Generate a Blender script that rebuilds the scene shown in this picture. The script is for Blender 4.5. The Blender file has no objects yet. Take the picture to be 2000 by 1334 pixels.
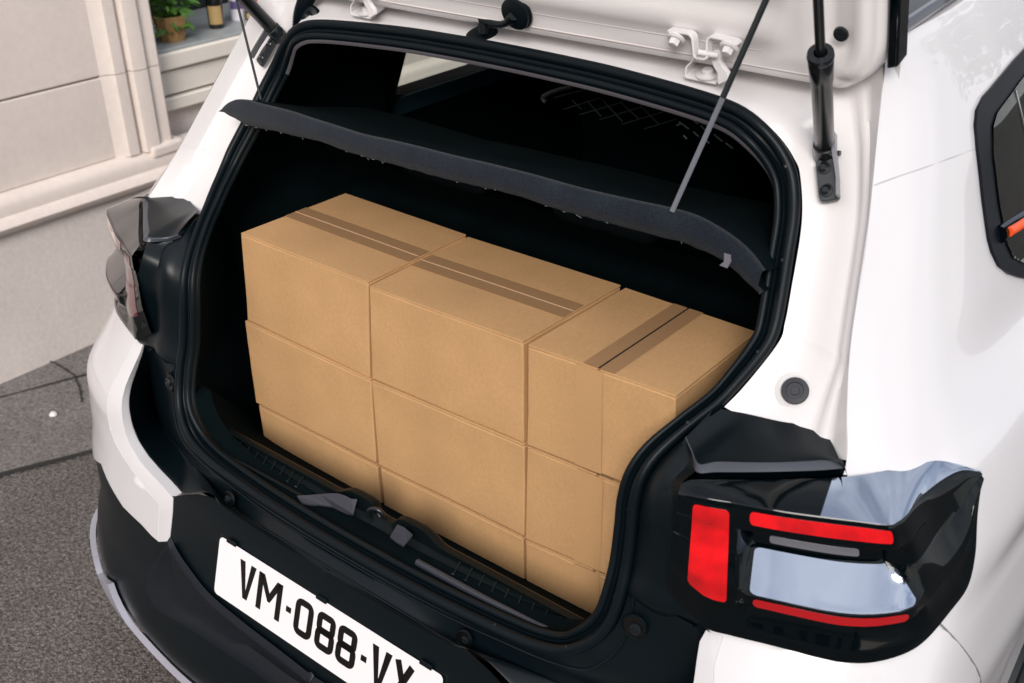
import bpy, bmesh, math, random
import numpy as np
from mathutils import Vector, Matrix
from mathutils.geometry import delaunay_2d_cdt
random.seed(7)
SC = bpy.context.scene
COL = SC.collection
# ---------------------------------------------------------------- camera
FPX = 2109.4748
YAW, PIT, ROL = math.radians(-39.14156389), math.radians(29.05764586), math.radians(0.63659407)
CAM = np.array([1.06602035, -1.07821047, 1.88754742])
def _rot(a, b, c):
    f = np.array([math.sin(a)*math.cos(b), math.cos(a)*math.cos(b), -math.sin(b)])
    r = np.array([math.cos(a), -math.sin(a), 0.0]); d = np.cross(f, r)
    return np.array([math.cos(c)*r+math.sin(c)*d, -math.sin(c)*r+math.cos(c)*d, f])
ROT = _rot(YAW, PIT, ROL)
cd = bpy.data.cameras.new('camera'); cam = bpy.data.objects.new('camera', cd); COL.objects.link(cam)
cd.sensor_width = 36; cd.lens = FPX/2000*36; cd.clip_start = 0.02; cd.clip_end = 500
m = Matrix(((ROT[0][0], -ROT[1][0], -ROT[2][0], CAM[0]), (ROT[0][1], -ROT[1][1], -ROT[2][1], CAM[1]),
            (ROT[0][2], -ROT[1][2], -ROT[2][2], CAM[2]), (0, 0, 0, 1)))
cam.matrix_world = m
cd.dof.use_dof = True; cd.dof.focus_distance = 1.72; cd.dof.aperture_fstop = 6.3
SC.camera = cam
# ---------------------------------------------------------------- light
SUN_EL, SUN_AZ = math.radians(31), math.radians(148)     # azimuth clockwise from +Y
w = bpy.data.worlds.new('World'); SC.world = w; w.use_nodes = True
nt = w.node_tree; bg = nt.nodes['Background']
sky = nt.nodes.new('ShaderNodeTexSky'); sky.sky_type = 'NISHITA'; sky.sun_disc = False
sky.sun_elevation = SUN_EL; sky.sun_rotation = SUN_AZ; sky.dust_density = 1.5; sky.ozone_density = 1.5; sky.air_density = 1.0
# broken cloud cover mixed over the sky
_tc = nt.nodes.new('ShaderNodeTexCoord'); _nz = nt.nodes.new('ShaderNodeTexNoise'); _nz.inputs['Scale'].default_value = 2.6; _nz.inputs['Detail'].default_value = 7
nt.links.new(_tc.outputs['Generated'], _nz.inputs['Vector'])
_mr = nt.nodes.new('ShaderNodeMapRange'); _mr.inputs[1].default_value = 0.36; _mr.inputs[2].default_value = 0.62; _mr.inputs[3].default_value = 0.35; _mr.inputs[4].default_value = 0.95
nt.links.new(_nz.outputs[0], _mr.inputs[0])
_mx = nt.nodes.new('ShaderNodeMix'); _mx.data_type = 'RGBA'; _mx.inputs[7].default_value = (8.4, 8.3, 8.6, 1)
nt.links.new(_mr.outputs[0], _mx.inputs[0]); nt.links.new(sky.outputs[0], _mx.inputs[6])
nt.links.new(_mx.outputs[2], bg.inputs[0]); bg.inputs[1].default_value = 0.10
sd = bpy.data.lights.new('sun', 'SUN'); so = bpy.data.objects.new('sun', sd); COL.objects.link(so)
sd.energy = 2.0; sd.angle = math.radians(24); sd.color = (1.0, 0.94, 0.89)
_d = Vector((math.sin(SUN_AZ)*math.cos(SUN_EL), math.cos(SUN_AZ)*math.cos(SUN_EL), math.sin(SUN_EL)))
so.rotation_euler = _d.to_track_quat('Z', 'Y').to_euler(); so.location = (3, -6, 6)
SC.view_settings.view_transform = 'Standard'; SC.view_settings.look = 'None'
SC.view_settings.exposure = 0.5; SC.view_settings.gamma = 1
SC.render.engine = 'CYCLES'
# ---------------------------------------------------------------- ray helpers (a traced pixel gets its true distance)
def V(*a): return np.array(a, float)
def ray(u, v):
    d = ROT.T @ np.array([(u-1000)/FPX, (v-667)/FPX, 1.0]); return d/np.linalg.norm(d)
def onX(u, v, x): d = ray(u, v); return CAM+d*(x-CAM[0])/d[0]
def onY(u, v, y): d = ray(u, v); return CAM+d*(y-CAM[1])/d[1]
def onZ(u, v, z): d = ray(u, v); return CAM+d*(z-CAM[2])/d[2]
def onP(u, v, p, n):
    d = ray(u, v); return CAM+d*(((np.array(p)-CAM)@n)/(d@n))
def onYf(u, v, f):
    x = 0.0
    for _ in range(40):
        P = onY(u, v, f(abs(x))); x = 0.5*x+0.5*P[0]
    return onY(u, v, f(abs(x)))
def proj(P):
    q = (np.asarray(P)-CAM)@ROT.T
    return np.stack([1000+FPX*q[..., 0]/q[..., 2], 667+FPX*q[..., 1]/q[..., 2]], -1)
MIR = np.array([-1.0, 1, 1])
def nrm(v): v = np.asarray(v, float); return v/(np.linalg.norm(v)+1e-12)
def cr(p0, p1, p2, p3, t):
    return 0.5*((2*p1)+(-p0+p2)*t+(2*p0-5*p1+4*p2-p3)*t*t+(-p0+3*p1-3*p2+p3)*t*t*t)
def resample(P, n, smooth=True, closed=False):
    P = np.array(P, float); m_ = len(P)
    if closed: Q = np.vstack([P, P[:1]])
    else: Q = P
    dense = []; K = 12 if smooth else 1
    for i in range(len(Q)-1):
        if smooth:
            a = Q[i-1] if i > 0 else (P[-1] if closed else 2*Q[0]-Q[1])
            d = Q[i+2] if i+2 < len(Q) else (P[1] if closed else 2*Q[-1]-Q[-2])
            for k in range(K): dense.append(cr(a, Q[i], Q[i+1], d, k/K))
        else: dense.append(Q[i])
    dense.append(Q[-1]); dense = np.array(dense)
    L = np.concatenate([[0], np.cumsum(np.linalg.norm(np.diff(dense, axis=0), axis=1))])
    N = n+1 if closed else n
    t = np.linspace(0, L[-1], N)
    out = np.stack([np.interp(t, L, dense[:, k]) for k in range(3)], 1)
    return out[:-1] if closed else out
# ---------------------------------------------------------------- materials
MAT = {}
def mat(name, col, rough=0.5, metal=0.0, coat=0.0, spec=0.5, bump=None, var=None, trans=0.0, ior=1.5, emit=0, sheen=0, coatrough=0.03):
    if name in MAT: return MAT[name]
    m_ = bpy.data.materials.new(name); m_.use_nodes = True; n = m_.node_tree; b = n.nodes['Principled BSDF']
    b.inputs['Base Color'].default_value = (*col, 1); b.inputs['Roughness'].default_value = rough
    b.inputs['Metallic'].default_value = metal; b.inputs['Coat Weight'].default_value = coat; b.inputs['Coat Roughness'].default_value = coatrough
    b.inputs['Specular IOR Level'].default_value = spec; b.inputs['IOR'].default_value = ior
    b.inputs['Transmission Weight'].default_value = trans; b.inputs['Sheen Weight'].default_value = sheen
    tc = n.nodes.new('ShaderNodeTexCoord')
    if var:      # (scale, amount, detail)
        for k, (sc, am) in enumerate(var):
            nz = n.nodes.new('ShaderNodeTexNoise'); nz.inputs['Scale'].default_value = sc; nz.inputs['Detail'].default_value = 6
            n.links.new(tc.outputs['Object'], nz.inputs['Vector'])
            mr = n.nodes.new('ShaderNodeMapRange'); mr.inputs[1].default_value = 0.25; mr.inputs[2].default_value = 0.75
            mr.inputs[3].default_value = 1-am; mr.inputs[4].default_value = 1+am
            n.links.new(nz.outputs[0], mr.inputs[0])
            mx = n.nodes.new('ShaderNodeVectorMath'); mx.operation = 'SCALE'
            if k == 0: mx.inputs[0].default_value = col
            else: n.links.new(prev.outputs[0], mx.inputs[0])
            n.links.new(mr.outputs[0], mx.inputs[3]); prev = mx
        n.links.new(prev.outputs[0], b.inputs['Base Color'])
    if bump:     # (kind, scale, strength, distance)
        kind, sc, st, di = bump
        if kind == 'noise': tx = n.nodes.new('ShaderNodeTexNoise'); tx.inputs['Detail'].default_value = 8
        else: tx = n.nodes.new('ShaderNodeTexVoronoi')
        tx.inputs['Scale'].default_value = sc; n.links.new(tc.outputs['Object'], tx.inputs['Vector'])
        bp = n.nodes.new('ShaderNodeBump'); bp.inputs['Strength'].default_value = st; bp.inputs['Distance'].default_value = di
        n.links.new(tx.outputs[0], bp.inputs['Height']); n.links.new(bp.outputs[0], b.inputs['Normal'])
    if emit: b.inputs['Emission Color'].default_value = (*col, 1); b.inputs['Emission Strength'].default_value = emit
    MAT[name] = m_; return m_
WHITE = mat('white car paint', (0.68, 0.67, 0.68), 0.4, coat=1.0, coatrough=0.03, bump=('noise', 9, 0.05, 0.004))
WHITE2 = mat('inner body paint', (0.73, 0.71, 0.71), 0.4, coat=0.35, coatrough=0.12, bump=('noise', 35, 0.05, 0.003))
GATEW = mat('tailgate inner paint', (0.80, 0.775, 0.765), 0.4, coat=0.3, coatrough=0.15, bump=('noise', 30, 0.06, 0.003))
PLAST = mat('matte black grained plastic', (0.0016, 0.0050, 0.0072), 0.36, spec=0.27, bump=('noise', 900, 0.3, 0.0005))
PLASTD = mat('dark sill plastic', (0.0012, 0.0042, 0.0050), 0.5, spec=0.2, bump=('noise', 1200, 0.3, 0.0005))
PLASTG = mat('grained grey plastic', (0.026, 0.028, 0.038), 0.6, spec=.4, bump=('voronoi', 700, 0.5, 0.0006))
RUB = mat('seal rubber', (0.0018, 0.0052, 0.0075), 0.42, spec=0.2, bump=('noise', 400, 0.2, 0.0005))
INT = mat('interior dark cloth', (0.0019, 0.0055, 0.0068), 0.92, spec=0.05, bump=('noise', 700, 0.4, 0.001), var=[(9, 0.25)])
INTG = mat('headliner edge felt', (0.085, 0.08, 0.09), 0.9, spec=0.2, bump=('noise', 900, 0.5, 0.001))
FELT = mat('parcel shelf felt', (0.011, 0.0155, 0.023), 0.95, spec=0.2, bump=('noise', 520, 0.9, 0.002), var=[(420, 0.5), (14, 0.3)], sheen=0.08)
GLOSS = mat('gloss black plastic', (0.0006, 0.0025, 0.0035), 0.04, spec=0.32, coat=0.0, ior=1.5)
GLOSSL = mat('silvered lens and ledge reflection', (0.40, 0.46, 0.56), 0.03, metal=1.0, coat=.5)
LENSK = mat('shaded lamp lens', (0.02, 0.02, 0.02), 0.06, coat=1.0, ior=1.6)  # left lamp only: dull grazing reflection put into a darker colour
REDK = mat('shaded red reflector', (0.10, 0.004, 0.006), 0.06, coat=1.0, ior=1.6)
GLASS = mat('tinted side glass', (0.74, 0.80, 0.74), 0.0, trans=1.0, ior=1.28)
RED = mat('red lamp reflector', (0.70, 0.002, 0.006), 0.10, coat=1.0, bump=('noise', 30, 0.5, 0.004), var=[(22, .45)])
RED2 = mat('dark red light bar', (0.45, 0.004, 0.008), 0.15, coat=1.0, bump=('voronoi', 600, 0.2, 0.0006))
CLEAR = mat('clear ribbed lens', (0.16, 0.16, 0.18), 0.15, coat=0.8, bump=('voronoi', 500, 0.6, 0.0008))
CHROME = mat('bright metal', (0.6, 0.6, 0.62), 0.25, metal=1)
STEELB = mat('black painted steel', (0.006, 0.009, 0.011), 0.3, spec=0.6)
SILVER = mat('silver painted plastic', (0.40, 0.40, 0.46), 0.35, metal=0.25, coat=0.2)
ORANGE = mat('orange accent plastic', (0.9, 0.10, 0.012), 0.35)
CARD = mat('kraft cardboard', (0.535, 0.316, 0.147), 0.85, spec=0.2, var=[(7, 0.10), (160, 0.06), (700, 0.09)], bump=('noise', 420, 0.22, 0.0008))
CARDD = mat('cardboard edge', (0.26, 0.14, 0.065), 0.9, spec=0.1, bump=('noise', 600, 0.3, 0.001))
TAPE = mat('brown packing tape', (0.345, 0.20, 0.10), 0.32, spec=0.5, var=[(300, 0.06)])
TAPEF = mat('thin clear brown tape', (0.512, 0.300, 0.137), 0.75, spec=0.35, var=[(300, 0.06)])
PLATEW = mat('white number plate', (0.88, 0.86, 0.87), 0.35, coat=0.3)
PLATEK = mat('black plate lettering', (0.002, 0.002, 0.002), 0.35)
WALL = mat('cream painted stone', (0.72, 0.64, 0.585), 0.85, spec=0.25, var=[(3.5, 0.05), (45, 0.04)], bump=('noise', 120, 0.25, 0.002))
PLINTH = mat('grey painted render', (0.66, 0.60, 0.565), 0.9, spec=0.2, var=[(2.5, 0.08), (60, 0.07)], bump=('noise', 160, 0.4, 0.003))
BOARD = mat('cream window boards', (0.74, 0.69, 0.62), 0.6, var=[(4, 0.03)])
LEDGE = mat('grey zinc ledge', (0.34, 0.37, 0.37), 0.5, var=[(20, 0.1)])
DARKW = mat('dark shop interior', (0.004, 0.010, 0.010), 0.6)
ROPE = mat('grey elastic cord', (0.20, 0.21, 0.24), 0.7)
ROPEK = mat('black elastic cord', (0.004, 0.008, 0.010), 0.6)
def ground_mat(name, c1, c2, sc, bstr):
    m_ = bpy.data.materials.new(name); m_.use_nodes = True; n = m_.node_tree; b = n.nodes['Principled BSDF']
    b.inputs['Roughness'].default_value = 0.85
    tc = n.nodes.new('ShaderNodeTexCoord')
    vo = n.nodes.new('ShaderNodeTexVoronoi'); vo.inputs['Scale'].default_value = sc; n.links.new(tc.outputs['Object'], vo.inputs['Vector'])
    nz = n.nodes.new('ShaderNodeTexNoise'); nz.inputs['Scale'].default_value = sc*0.55; nz.inputs['Detail'].default_value = 10; n.links.new(tc.outputs['Object'], nz.inputs['Vector'])
    n2 = n.nodes.new('ShaderNodeTexNoise'); n2.inputs['Scale'].default_value = 2.2; n2.inputs['Detail'].default_value = 6; n.links.new(tc.outputs['Object'], n2.inputs['Vector'])
    rp = n.nodes.new('ShaderNodeValToRGB'); e = rp.color_ramp.elements
    e[0].position = 0.30; e[0].color = (*c1, 1); e[1].position = 0.72; e[1].color = (*c2, 1)
    n.links.new(nz.outputs[0], rp.inputs[0])
    sp = n.nodes.new('ShaderNodeSeparateColor'); n.links.new(vo.outputs['Color'], sp.inputs[0])
    r2 = n.nodes.new('ShaderNodeMapRange'); r2.inputs[1].default_value = 0; r2.inputs[2].default_value = 1; r2.inputs[3].default_value = 0.62; r2.inputs[4].default_value = 1.45
    n.links.new(sp.outputs[0], r2.inputs[0])
    r3 = n.nodes.new('ShaderNodeMapRange'); r3.inputs[1].default_value = 0.3; r3.inputs[2].default_value = 0.7; r3.inputs[3].default_value = 0.8; r3.inputs[4].default_value = 1.2
    n.links.new(n2.outputs[0], r3.inputs[0])
    mu = n.nodes.new('ShaderNodeMath'); mu.operation = 'MULTIPLY'; n.links.new(r2.outputs[0], mu.inputs[0]); n.links.new(r3.outputs[0], mu.inputs[1])
    vs = n.nodes.new('ShaderNodeVectorMath'); vs.operation = 'SCALE'; n.links.new(rp.outputs[0], vs.inputs[0]); n.links.new(mu.outputs[0], vs.inputs[3])
    n.links.new(vs.outputs[0], b.inputs['Base Color'])
    bp = n.nodes.new('ShaderNodeBump'); bp.inputs['Strength'].default_value = bstr; bp.inputs['Distance'].default_value = 0.004
    n.links.new(vo.outputs['Distance'], bp.inputs['Height']); n.links.new(bp.outputs[0], b.inputs['Normal'])
    return m_
ASPH = ground_mat('asphalt', (0.042, 0.037, 0.035), (0.20, 0.178, 0.165), 190, 0.9)
PAVE = ground_mat('poured pavement', (0.115, 0.105, 0.10), (0.19, 0.175, 0.167), 190, 0.35)
JOINT = mat('joint tar', (0.018, 0.018, 0.018), 0.8)
# ---------------------------------------------------------------- object helpers
def link(name, me, m_=None, parent=None, smooth=True, bevel=0.0, solid=0.0, solid_off=-1, ang=35):
    o = bpy.data.objects.new(name, me); COL.objects.link(o)
    if m_ is not None: me.materials.append(m_)
    if smooth:
        me.polygons.foreach_set('use_smooth', [True]*len(me.polygons)); me.update()
        try: me.set_sharp_from_angle(angle=math.radians(ang))
        except Exception: pass
    if parent is not None: o.parent = parent
    if solid: s = o.modifiers.new('thick', 'SOLIDIFY'); s.thickness = solid; s.offset = solid_off; s.use_even_offset = False
    if bevel: b = o.modifiers.new('bevel', 'BEVEL'); b.width = bevel; b.segments = 3; b.limit_method = 'ANGLE'; b.angle_limit = math.radians(40); b.harden_normals = False
    return o
def mesh(name, vs, fs):
    me = bpy.data.meshes.new(name); me.from_pydata([tuple(map(float, v)) for v in vs], [], fs); me.update(); return me
def merge(parts):
    vs, fs = [], []
    for v, f in parts:
        o = len(vs); vs += list(v); fs += [tuple(i+o for i in q) for q in f]
    return vs, fs
def mirror_vf(v, f): return [np.asarray(p)*MIR for p in v], [tuple(reversed(q)) for q in f]
def grid_vf(G, closed_u=False, closed_v=False):
    G = np.asarray(G); nu, nv = G.shape[:2]; vs = G.reshape(-1, 3); fs = []
    for i in range(nu if closed_u else nu-1):
        for j in range(nv if closed_v else nv-1):
            a = i*nv+j; b = ((i+1) % nu)*nv+j; c = ((i+1) % nu)*nv+(j+1) % nv; d = i*nv+(j+1) % nv
            fs.append((a, b, c, d))
    return list(vs), fs
def loft_grid(curves, n, sub=1, smooth=True, closed=False):
    Cs = [resample(c, n, smooth, closed) for c in curves]
    if sub <= 1 or len(Cs) < 3: 
        if sub > 1:
            return np.array([Cs[0]*(1-k/sub)+Cs[1]*k/sub for k in range(sub+1)])
        return np.array(Cs)
    out = []
    for i in range(len(Cs)-1):
        a = Cs[i-1] if i > 0 else 2*Cs[0]-Cs[1]; d = Cs[i+2] if i+2 < len(Cs) else 2*Cs[-1]-Cs[-2]
        for k in range(sub): out.append(cr(a, Cs[i], Cs[i+1], d, k/sub))
    out.append(Cs[-1]); return np.array(out)
def face_cam(vf, flip_ref=None):
    vs, fs = vf; s = 0
    for f in fs[::max(1, len(fs)//60)]:
        a, b, c = (np.asarray(vs[i]) for i in f[:3]); n = np.cross(b-a, c-a); s += n@(CAM-a)
    return vf if s > 0 else (vs, [tuple(reversed(f)) for f in fs])
def obj(name, vf, m_, parent=None, **k): return link(name, mesh(name, *vf), m_, parent, **k)
def both(name, vf, m_, parent, **k):
    vf = face_cam(vf); a = obj(name, vf, m_, parent, **k); b = obj(name, mirror_vf(*vf), m_, parent, **k); return a, b
def frame(T, up=(0, 0, 1)):
    T = nrm(T); u = np.asarray(up, float)
    if abs(T@u) > 0.95: u = V(1, 0, 0)
    A = nrm(np.cross(u, T)); B = np.cross(T, A); return A, B
def tube_vf(P, r, seg=10, n=None, caps=True, smooth=True, closed=False):
    P = resample(P, n, smooth, closed) if n else np.array(P, float); N = len(P)
    rs = np.full(N, r) if np.isscalar(r) else np.interp(np.linspace(0, 1, N), np.linspace(0, 1, len(r)), r)
    T = np.gradient(P, axis=0) if not closed else (np.roll(P, -1, 0)-np.roll(P, 1, 0))
    A, B = frame(T[0]); G = []
    for i in range(N):
        t = nrm(T[i]); A = nrm(A-(A@t)*t); B = np.cross(t, A)
        G.append([P[i]+rs[i]*(math.cos(q)*A+math.sin(q)*B) for q in np.linspace(0, 2*math.pi, seg, endpoint=False)])
    v, f = grid_vf(G, closed_u=closed, closed_v=True)
    if caps and not closed:
        f.append(tuple(range(seg))); f.append(tuple(reversed(range((N-1)*seg, N*seg))))
    return v, [tuple(reversed(q)) for q in f]
def lathe_vf(prof, origin, axis, seg=28):
    A, B = frame(axis); ax = nrm(axis); G = []
    for r, h in prof:
        G.append([np.asarray(origin)+ax*h+max(r, 1e-5)*(math.cos(q)*A+math.sin(q)*B) for q in np.linspace(0, 2*math.pi, seg, endpoint=False)])
    v, f = grid_vf(G, closed_v=True); return v, [tuple(reversed(q)) for q in f]
def hexa(c):   # 8 corners: bottom 4 ccw, top 4 ccw
    return [np.asarray(p) for p in c], [(3, 2, 1, 0), (4, 5, 6, 7), (0, 1, 5, 4), (1, 2, 6, 5), (2, 3, 7, 6), (3, 0, 4, 7)]
def box_vf(x0, x1, y0, y1, z0, z1):
    return hexa([(x0, y0, z0), (x1, y0, z0), (x1, y1, z0), (x0, y1, z0), (x0, y0, z1), (x1, y0, z1), (x1, y1, z1), (x0, y1, z1)])
def prism_vf(poly, d):   # poly of 3D points (planar), extruded by vector d
    P = [np.asarray(p, float) for p in poly]; n = len(P); vs = P+[p+np.asarray(d) for p in P]
    nn = sum(np.cross(P[i]-P[0], P[(i+1) % n]-P[0]) for i in range(n))
    fs = [tuple(range(n)), tuple(range(2*n-1, n-1, -1))]+[(i, i+n, (i+1) % n+n, (i+1) % n) for i in range(n)]
    if nn@np.asarray(d) > 0: fs = [tuple(reversed(f)) for f in fs]
    return vs, fs
def fix_normals(o):
    bm = bmesh.new(); bm.from_mesh(o.data); bmesh.ops.recalc_face_normals(bm, faces=bm.faces); bm.to_mesh(o.data); bm.free()
# ---------------------------------------------------------------- parametric surfaces
class Surf:
    def __init__(s, G, K=12):
        G = np.asarray(G, float); s.ns, s.nt = G.shape[:2]
        def ref(A):
            o = []
            for i in range(len(A)-1):
                a = A[i-1] if i > 0 else 2*A[0]-A[1]; d = A[i+2] if i+2 < len(A) else 2*A[-1]-A[-2]
                for k in range(K): o.append(cr(a, A[i], A[i+1], d, k/K))
            o.append(A[-1]); return np.array(o)
        H = ref(G); H = np.swapaxes(ref(np.swapaxes(H, 0, 1)), 0, 1); s.H = H; s.K = K
        s.px = {1: proj(H), -1: proj(H*MIR)}
    def __call__(s, a, b):
        a = min(max(a, 0), s.ns-1-1e-6)*s.K; b = min(max(b, 0), s.nt-1-1e-6)*s.K
        i, j = int(a), int(b); u, v = a-i, b-j; H = s.H
        return H[i, j]*(1-u)*(1-v)+H[i+1, j]*u*(1-v)+H[i, j+1]*(1-u)*v+H[i+1, j+1]*u*v
    def nor(s, a, b):
        e = 0.08; n = np.cross(s(a+e, b)-s(a-e, b), s(a, b+e)-s(a, b-e)); n = nrm(n)
        return n*s.sgn
    sgn = 1
    def inv(s, u, v, side=1, lo=(0, 0), hi=(99, 99)):
        P = s.px[side]; d = (P[..., 0]-u)**2+(P[..., 1]-v)**2
        K = s.K; i0, j0 = int(lo[0]*K), int(lo[1]*K); sub = d[i0:int(hi[0]*K)+1, j0:int(hi[1]*K)+1]
        i, j = np.unravel_index(np.argmin(sub), sub.shape); a, b = (i+i0)/K, (j+j0)/K
        M_ = V(side, 1, 1); f = lambda a, b: proj(s(a, b)*M_)
        for _ in range(12):
            r = V(u, v)-f(a, b); e = 0.02
            J = np.stack([(f(a+e, b)-f(a-e, b))/(2*e), (f(a, b+e)-f(a, b-e))/(2*e)], 1)
            try: st = np.linalg.solve(J.T@J+np.eye(2)*1e-3, J.T@r)
            except Exception: break
            st = np.clip(st, -0.5, 0.5); a = min(max(a+st[0], lo[0]), min(hi[0], s.ns-1)); b = min(max(b+st[1], lo[1]), min(hi[1], s.nt-1))
        return a, b
def patch_vf(surf, poly, step=0.2, off=0.003, thick=0.004, hole=None):
    """closed polygon in surface coordinates -> a thick skin lying 'off' above the surface"""
    poly = [np.array(p, float) for p in poly]
    P = []
    for i in range(len(poly)):
        a, b = poly[i], poly[(i+1) % len(poly)]; n = max(1, int(np.linalg.norm(b-a)/step))
        for k in range(n): P.append(a+(b-a)*k/n)
    nb = len(P); arr = np.array(P); mn, mx = arr.min(0), arr.max(0)
    def inside(q):
        c = False; x, y = q
        for i in range(nb):
            x1, y1 = P[i]; x2, y2 = P[i-1]
            if (y1 > y) != (y2 > y) and x < (x2-x1)*(y-y1)/(y2-y1+1e-15)+x1: c = not c
        return c
    pts = list(P)
    X = np.arange(mn[0]+step*.37, mx[0], step); Y = np.arange(mn[1]+step*.41, mx[1], step)
    for x in X:
        for y in Y:
            if inside((x, y)) and np.min(np.sum((arr-(x, y))**2, 1)) > (step*.45)**2: pts.append(np.array((x, y)))
    edges = []
    if hole:
        H_ = []
        for i in range(len(hole)):
            a, b = np.array(hole[i]), np.array(hole[(i+1) % len(hole)]); n = max(1, int(np.linalg.norm(b-a)/step))
            for k in range(n): H_.append(a+(b-a)*k/n)
        n0 = len(pts); pts += H_; edges = [(n0+i, n0+(i+1) % len(H_)) for i in range(len(H_))]
    r = delaunay_2d_cdt([Vector(p) for p in pts], edges, [tuple(range(nb))], 1, 1e-7)
    vc, ed, fc = r[0], r[1], r[2]
    if hole:
        def inh(x, y):
            c = False
            for i in range(len(hole)):
                x1, y1 = hole[i]; x2, y2 = hole[i-1]
                if (y1 > y) != (y2 > y) and x < (x2-x1)*(y-y1)/(y2-y1+1e-15)+x1: c = not c
            return c
        fc = [f for f in fc if not inh(sum(vc[i][0] for i in f)/len(f), sum(vc[i][1] for i in f)/len(f))]
    top = [surf(p[0], p[1])+surf.nor(p[0], p[1])*(off+thick) for p in vc]
    bot = [surf(p[0], p[1])+surf.nor(p[0], p[1])*off for p in vc]
    # orientation
    fs = []
    for f in fc:
        a, b, c = (top[i] for i in f[:3]); n = np.cross(b-a, c-a)
        q = vc[f[0]]; fs.append(tuple(f) if n@surf.nor(q[0], q[1]) > 0 else tuple(reversed(f)))
    N = len(vc); cnt = {}
    for f in fs:
        for i in range(len(f)):
            e = (f[i], f[(i+1) % len(f)]); cnt[e] = 1
    side = [(e[1], e[0], e[0]+N, e[1]+N) for e in cnt if (e[1], e[0]) not in cnt]
    return top+bot, fs+[tuple(i+N for i in reversed(f)) for f in fs]+side
# ---------------------------------------------------------------- thing helpers
def thing(name, label, cat, loc=(0, 0, 0), group=None):
    o = bpy.data.objects.new(name, None); COL.objects.link(o); o.location = loc; o.empty_display_size = 0.1
    o['label'] = label; o['category'] = cat
    if group: o['group'] = group
    return o
def tag(o, label, cat, group=None):
    o['label'] = label; o['category'] = cat
    if group: o['group'] = group
    return o
# ================================================================ SETTING
def sheet(name, pts, z, m_):
    o = obj(name, ([V(p[0], p[1], z) for p in pts], [tuple(range(len(pts)))]), m_, smooth=False); o['kind'] = 'structure'; return o
sheet('road', [(-150, -150), (150, -150), (150, 150), (-150, 150)], 0.0, ASPH)
WX = -2.27                                                     # plane of the house wall
gz = lambda u, v: onZ(u, v, 0.0)[:2]
A0, A1 = gz(-400, 1035), gz(189, 883)
dA = nrm(A1-A0)
B0, B1 = gz(0, 780), gz(150, 741); dB = nrm(B1-B0)
pA = A0-dA*6; pB = A0+dA*3.2
sheet('pavement', [tuple(pA), tuple(pB), (pB[0], 9), (-9, 9)], 0.004, PAVE)
def strip(name, a, b, wd, z, m_, jit=0.0, n=24, parent=None):
    a, b = np.asarray(a), np.asarray(b); t = nrm(b-a); nn = V(-t[1], t[0]); L = np.linalg.norm(b-a); vs = []
    rnd = random.Random(3); off = 0
    for i in range(n+1):
        off = 0.8*off+rnd.uniform(-jit, jit); c = a+(b-a)*i/n+nn*off; ww = wd*(1+rnd.uniform(-.4, .4)*(jit > 0))
        vs += [V(*(c-nn*ww/2), z), V(*(c+nn*ww/2), z)]
    fs = [(2*i, 2*i+1, 2*i+3, 2*i+2) for i in range(n)]
    vf = (vs, fs); o = obj(name, face_cam(vf), m_, parent, smooth=False); o['kind'] = 'structure'; return o
strip('pavement_joint', A0-dA, A0+dA*1.6, 0.014, 0.008, JOINT, 0.002)
strip('pavement_joint', B0-dB*1.2, B0+dB*1.3, 0.009, 0.008, JOINT, 0.003)
C0_ = gz(87, 703); C1_ = gz(200, 652)
strip('pavement_joint', C0_, C1_+nrm(C1_-C0_)*.6, 0.022, 0.008, JOINT, 0.004)
strip('pavement_joint', gz(95, 705), gz(150, 741), 0.006, 0.009, JOINT, 0.003)
strip('pavement_joint', gz(150, 741), gz(160, 790), 0.006, 0.009, JOINT, 0.003)
# small white pebble on the pavement
pb = gz(105, 813)
o = obj('pebble', lathe_vf([(0, 0.012), (0.007, 0.011), (0.012, 0.006), (0.013, 0.002), (0, 0.0)], (0, 0, 0), (0, 0, 1), 10), mat('white stone', (0.75, 0.74, 0.72), 0.7)); o.location = (pb[0], pb[1], 0.004)
tag(o, 'tiny white pebble lying on the grey pavement left of the car', 'pebble')
# ---- house front
house = thing('house_front', 'cream stone house front with moulded pilaster and shop window ledge', 'building', (WX, 1, 0))
def hp(name, vf, m_, **k):
    vs, fs = vf; o = obj(name, ([np.asarray(p)-V(WX, 1, 0) for p in vs], fs), m_, house, **k); return o
YP0, YP1 = 0.885, 1.075     # pilaster
hp('plinth', box_vf(WX-0.4, WX+0.015, -6, 9, -0.02, 0.52), PLINTH, bevel=0.01)
mold = [(0.015, 0.50), (0.045, 0.515), (0.055, 0.535), (0.045, 0.555), (0.03, 0.565), (0.034, 0.60), (0.018, 0.62), (0.0, 0.63), (-0.05, 0.63), (-0.05, 0.5)]
hp('base_moulding', prism_vf([V(WX+a, -6, b) for a, b in mold], (0, 15, 0)), WALL, ang=50)
hp('stone_block', box_vf(WX-0.4, WX-0.01, -6, YP0-0.02, 0.63, 0.912), WALL, bevel=0.006)
hp('stone_block', box_vf(WX-0.4, WX-0.01, -6, YP0-0.02, 0.916, 1.25), WALL, bevel=0.006)
hp('stone_block', box_vf(WX-0.4, WX-0.01, -6, YP0-0.02, 1.254, 3.2), WALL, bevel=0.006)
pr = [(YP0-0.03, -0.01), (YP0, 0.002), (YP0+0.012, 0.016), (YP0+0.03, 0.018), (YP0+0.05, 0.018), (YP0+0.058, 0.002), (YP0+0.066, 0.002), (YP0+0.075, 0.028), (YP0+0.10, 0.034),
      (YP0+0.125, 0.034), (YP0+0.135, 0.02), (YP0+0.15, 0.022), (YP1-0.012, 0.026), (YP1, 0.012), (YP1, -0.35), (YP0-0.03, -0.35)]
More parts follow.
